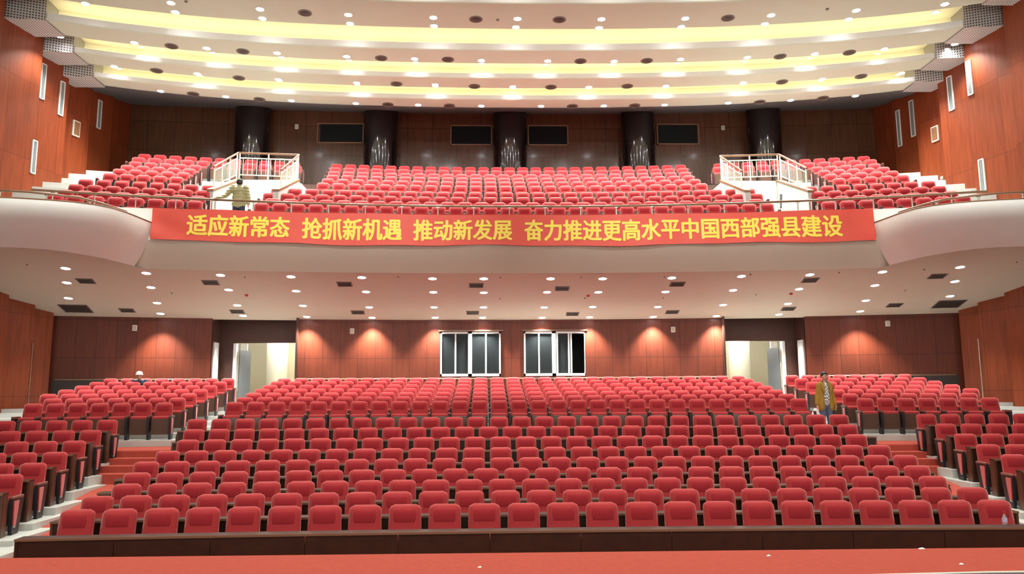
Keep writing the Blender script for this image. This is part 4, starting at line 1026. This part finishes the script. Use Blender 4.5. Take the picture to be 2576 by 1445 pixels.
def head(hc, f, r=.095):
    f = Vector(f).normalized(); rt = f.cross(Vector((0, 0, 1))).normalized(); hc = Vector(hc)
    L = [(hc, (r*.80, r*.92, r*1.12)), (hc+f*.018+Vector((0, 0, -.055)), (.052, .058, .055)), (hc-f*.012+Vector((0, 0, .02)), (r*.84, r*.95, r*.98))]
    L += [(hc+f*(r*.92)+Vector((0, 0, .0)), .010, hc+f*(r*1.06)+Vector((0, 0, -.03)), .014)]
    for s in (-1, 1): L.append((hc+rt*s*r*.84+Vector((0, 0, -.01)), (.012, .02, .03)))
    return L
def person(loc, rz, label, L, name='person'):
    o = fused(name, L, SKIN, None, .011, 2); o.location = loc; o.rotation_euler = (0, 0, rz); tag(o, label, 'person'); return o
# standing man in the aisle behind the cross aisle, facing the stage
fx = Vector((.30, -1, .0))
Lh = (-.285, -.02, .80); Rh = (.29, -.02, .80)
LL = head((0, -.02, 1.555), fx)+[((0, 0, 1.36), .055, (0, -.01, 1.50), .050), ((0, 0, 1.28), (.17, .10, .13)), ((0, 0, 1.05), (.14, .10, .2)), ((0, 0, .90), (.155, .105, .12))]
for s in (-1, 1):
    LL += [((s*.17, 0, 1.34), .055, (s*.235, .01, 1.07), .043), ((s*.235, .01, 1.07), .040, (s*.265, -.03, .86), .027)]+hand((s*.265, -.03, .86), (s*.05, -.05, -1), (0, -1, 0), .45)
    LL += [((s*.085, 0, .88), .085, (s*.10, 0, .48), .058), ((s*.10, 0, .48), .056, (s*.105, .02, .08), .038), ((s*.105, .02, .05), .042, (s*.115, -.13, .035), .036)]
pc = person((8.28, 20.95, CROSSZ), 0, 'person in open mustard coat and jeans standing in the right aisle with a white bag', LL)
pz = (3.115-CROSSZ)/1.665; pc.scale = (pz*.88, pz, pz)
face(pc, (0, -.02, 1.555), fx, .095)
fused('hair', [((0, .0, 1.605), (.088, .098, .072)), ((0, .04, 1.57), (.086, .065, .075)), ((.0, -.055, 1.622), (.078, .05, .03)), ((-.066, -.025, 1.585), (.022, .05, .05)), ((.066, -.025, 1.585), (.022, .05, .05))], HAIR, pc, .012, 1)
J = [((0, .05, 1.24), (.175, .09, .17)), ((0, .06, 1.0), (.165, .085, .25)), ((0, .06, .80), (.18, .08, .12))]
for s in (-1, 1):
    J += [((s*.125, -.01, 1.33), .065, (s*.115, -.035, 1.02), .078), ((s*.115, -.035, 1.02), .078, (s*.135, -.035, .78), .085), ((s*.06, .02, 1.40), .05, (s*.16, .01, 1.35), .06)]
    J += [((s*.165, 0, 1.335), .066, (s*.225, .01, 1.07), .056), ((s*.225, .01, 1.07), .056, (s*.262, -.03, .875), .047)]
fused('coat', J, MUST, pc, .013, 3)
fused('shirt', [((0, -.05, 1.34), .07, (0, -.085, 1.05), .085), ((0, -.085, 1.05), .085, (.0, -.075, .90), .08)], plaid(), pc, .013, 2)
for s in (-1, 1):
    mb = MB(); mb.add([(s*.05, -.085, 1.41), (s*.135, -.06, 1.40), (s*.15, -.125, 1.27), (s*.075, -.15, 1.12), (s*.06, -.14, 1.26), (s*.05, -.06, 1.42), (s*.135, -.04, 1.41), (s*.15, -.10, 1.27), (s*.075, -.12, 1.12), (s*.06, -.11, 1.26)],
        [(0, 1, 2, 3, 4), (9, 8, 7, 6, 5), (0, 5, 6, 1), (1, 6, 7, 2), (2, 7, 8, 3), (3, 8, 9, 4), (4, 9, 5, 0)]); mb.build('lapel', MUST, pc)
    mb = MB(); mb.tube([(s*.0, .055, 1.44), (s*.06, .02, 1.44), (s*.075, -.065, 1.405)], .018, 8); mb.build('collar', M['shell'], pc)
fused('jeans', [((0, 0, .86), (.165, .115, .12))]+[c for s in (-1, 1) for c in (((s*.085, 0, .86), .098, (s*.10, 0, .48), .075), ((s*.10, 0, .48), .075, (s*.107, .02, .10), .066))], DENIM, pc, .013, 3)
for s in (-1, 1): fused('shoe', [((s*.105, .03, .045), .05, (s*.118, -.15, .035), .042)], M['shell'], pc, .012, 2)
mb = MB()
G = []
for i in range(9):
    t = i/8; w = .02+.10*math.sin(math.pi*min(1, t*.62+.02))**.8; G.append([(w*math.cos(2*math.pi*j/16)*(1+.12*math.sin(3*j+i)), w*.55*math.sin(2*math.pi*j/16), -.30*t+.0) for j in range(17)])
mb.grid(G); mb.f.append(tuple(len(mb.v)-17+j for j in range(16))); mb.mi.append(0)
bg = mb.build('plastic_bag', mat('white plastic', (.85, .85, .88), .4), None, 60); bg.location = (8.28-.28*pz, 20.90, CROSSZ+.77*pz); tag(bg, 'white plastic bag hanging from the standing man\'s hand', 'bag')
# person at the balcony rail, seen from behind
ax, ay, az = -8.13, 22.36, 7.37
rail = Vector((-8.62, PARY+.10-sag(8.62), RZ+.0006*8.62**2+.035)); hl = rail-Vector((ax, ay, az))
el = Vector((-.36, -.10, 1.0)); sh = Vector((-.185, 0, 1.26))
LL = head((0, .02, 1.42), (-.15, 1, 0), .092)+[((0, 0, 1.22), .055, (0, .01, 1.37), .05), ((0, 0, 1.15), (.17, .10, .13)), ((0, 0, .95), (.145, .10, .2)), ((0, 0, .80), (.155, .11, .12))]
wr = el.lerp(hl, .86)
LL += [(sh, .055, el, .043), (el, .040, wr, .028)]+hand(wr, hl-wr+Vector((-.02, -.04, -.01)), (0, -1, .1), .7)
LL += [((.18, 0, 1.25), .055, (.245, .02, .98), .043), ((.245, .02, .98), .040, (.25, .06, .78), .028)]+hand((.25, .06, .78), (0, .05, -1), (0, 1, 0), .5)
for s in (-1, 1): LL += [((s*.085, 0, .78), .085, (s*.10, .01, .43), .058), ((s*.10, .01, .43), .055, (s*.10, -.01, .07), .038), ((s*.10, -.01, .045), .042, (s*.11, .13, .035), .036)]
pa = person((ax, ay, az), 0, 'person seen from behind in an olive quilted jacket, one hand on the balcony handrail', LL)
fused('hair', [((0, .0, 1.455), (.088, .095, .078)), ((0, -.035, 1.41), (.085, .065, .085))], HAIR, pa, .012, 1); face(pa, (0, .02, 1.42), (-.15, 1, 0), .092)
fused('jacket', [((0, -.01, 1.14), (.215, .135, .16)), ((0, -.01, .95), (.20, .14, .22)), ((0, -.01, .76), (.21, .14, .13)), (sh, .085, el, .075), (el, .075, wr, .052), ((.185, 0, 1.25), .085, (.25, .02, .98), .072), ((.25, .02, .98), .072, (.255, .055, .80), .055), ((0, -.02, 1.29), (.085, .075, .05))], quilt(), pa, .013, 2)
fused('trousers', [((0, 0, .74), (.165, .12, .12))]+[c for s in (-1, 1) for c in (((s*.085, 0, .74), .098, (s*.10, .01, .43), .075), ((s*.10, .01, .43), .072, (s*.102, 0, .09), .062))], NAVY, pa, .014, 2)
for s in (-1, 1): fused('shoe', [((s*.10, -.02, .045), .05, (s*.112, .15, .035), .042)], M['shell'], pa, .012, 2)
# seated figure with a white cap in the last row of the stalls
P = arc(356, 943, 26.9); sx_, sy_ = P[0], P[1]-.05
LL = head((.0, -.20, 1.03), (.25, -1, -.35), .092)+[((0, -.10, .86), .05, (0, -.17, .98), .046), ((0, -.06, .78), (.17, .10, .13)), ((0, -.03, .60), (.145, .11, .18)), ((0, -.08, .50), (.16, .13, .09))]
for s in (-1, 1):
    LL += [((s*.175, -.08, .84), .055, (s*.23, -.14, .62), .043), ((s*.23, -.14, .62), .04, (s*.12, -.34, .60), .028)]+hand((s*.12, -.34, .60), (-s*.3, -1, -.1), (-s, 0, .2), .5)
    LL += [((s*.09, -.08, .50), .085, (s*.10, -.46, .48), .06), ((s*.10, -.46, .48), .056, (s*.10, -.44, .08), .038), ((s*.10, -.44, .045), .042, (s*.11, -.58, .035), .036)]
pb = person((sx_, sy_, UP[6]['z']), math.atan(-sx_/62), 'person in white cap and dark jacket sitting low in the rear left stalls', LL)
face(pb, (.0, -.20, 1.03), (.25, -1, -.35), .092)
fused('jacket', [((0, -.06, .77), (.21, .13, .15)), ((0, -.04, .58), (.19, .14, .18))]+[c for s in (-1, 1) for c in (((s*.18, -.08, .84), .078, (s*.24, -.14, .62), .066), ((s*.24, -.14, .62), .064, (s*.13, -.32, .60), .048))], NAVY, pb, .013, 2)
fused('trousers', [c for s in (-1, 1) for c in (((s*.09, -.08, .50), .10, (s*.10, -.46, .48), .078), ((s*.10, -.46, .48), .074, (s*.10, -.44, .10), .06))], M['shell'], pb, .014, 2)
for s in (-1, 1): fused('shoe', [((s*.10, -.42, .045), .05, (s*.112, -.60, .035), .042)], M['shell'], pb, .012, 2)
fused('cap', [((.0, -.20, 1.085), (.105, .115, .085)), ((.0, -.21, 1.055), (.122, .135, .022))], mat('white knit cap', (.82, .82, .80), .8), pb, .01, 1)
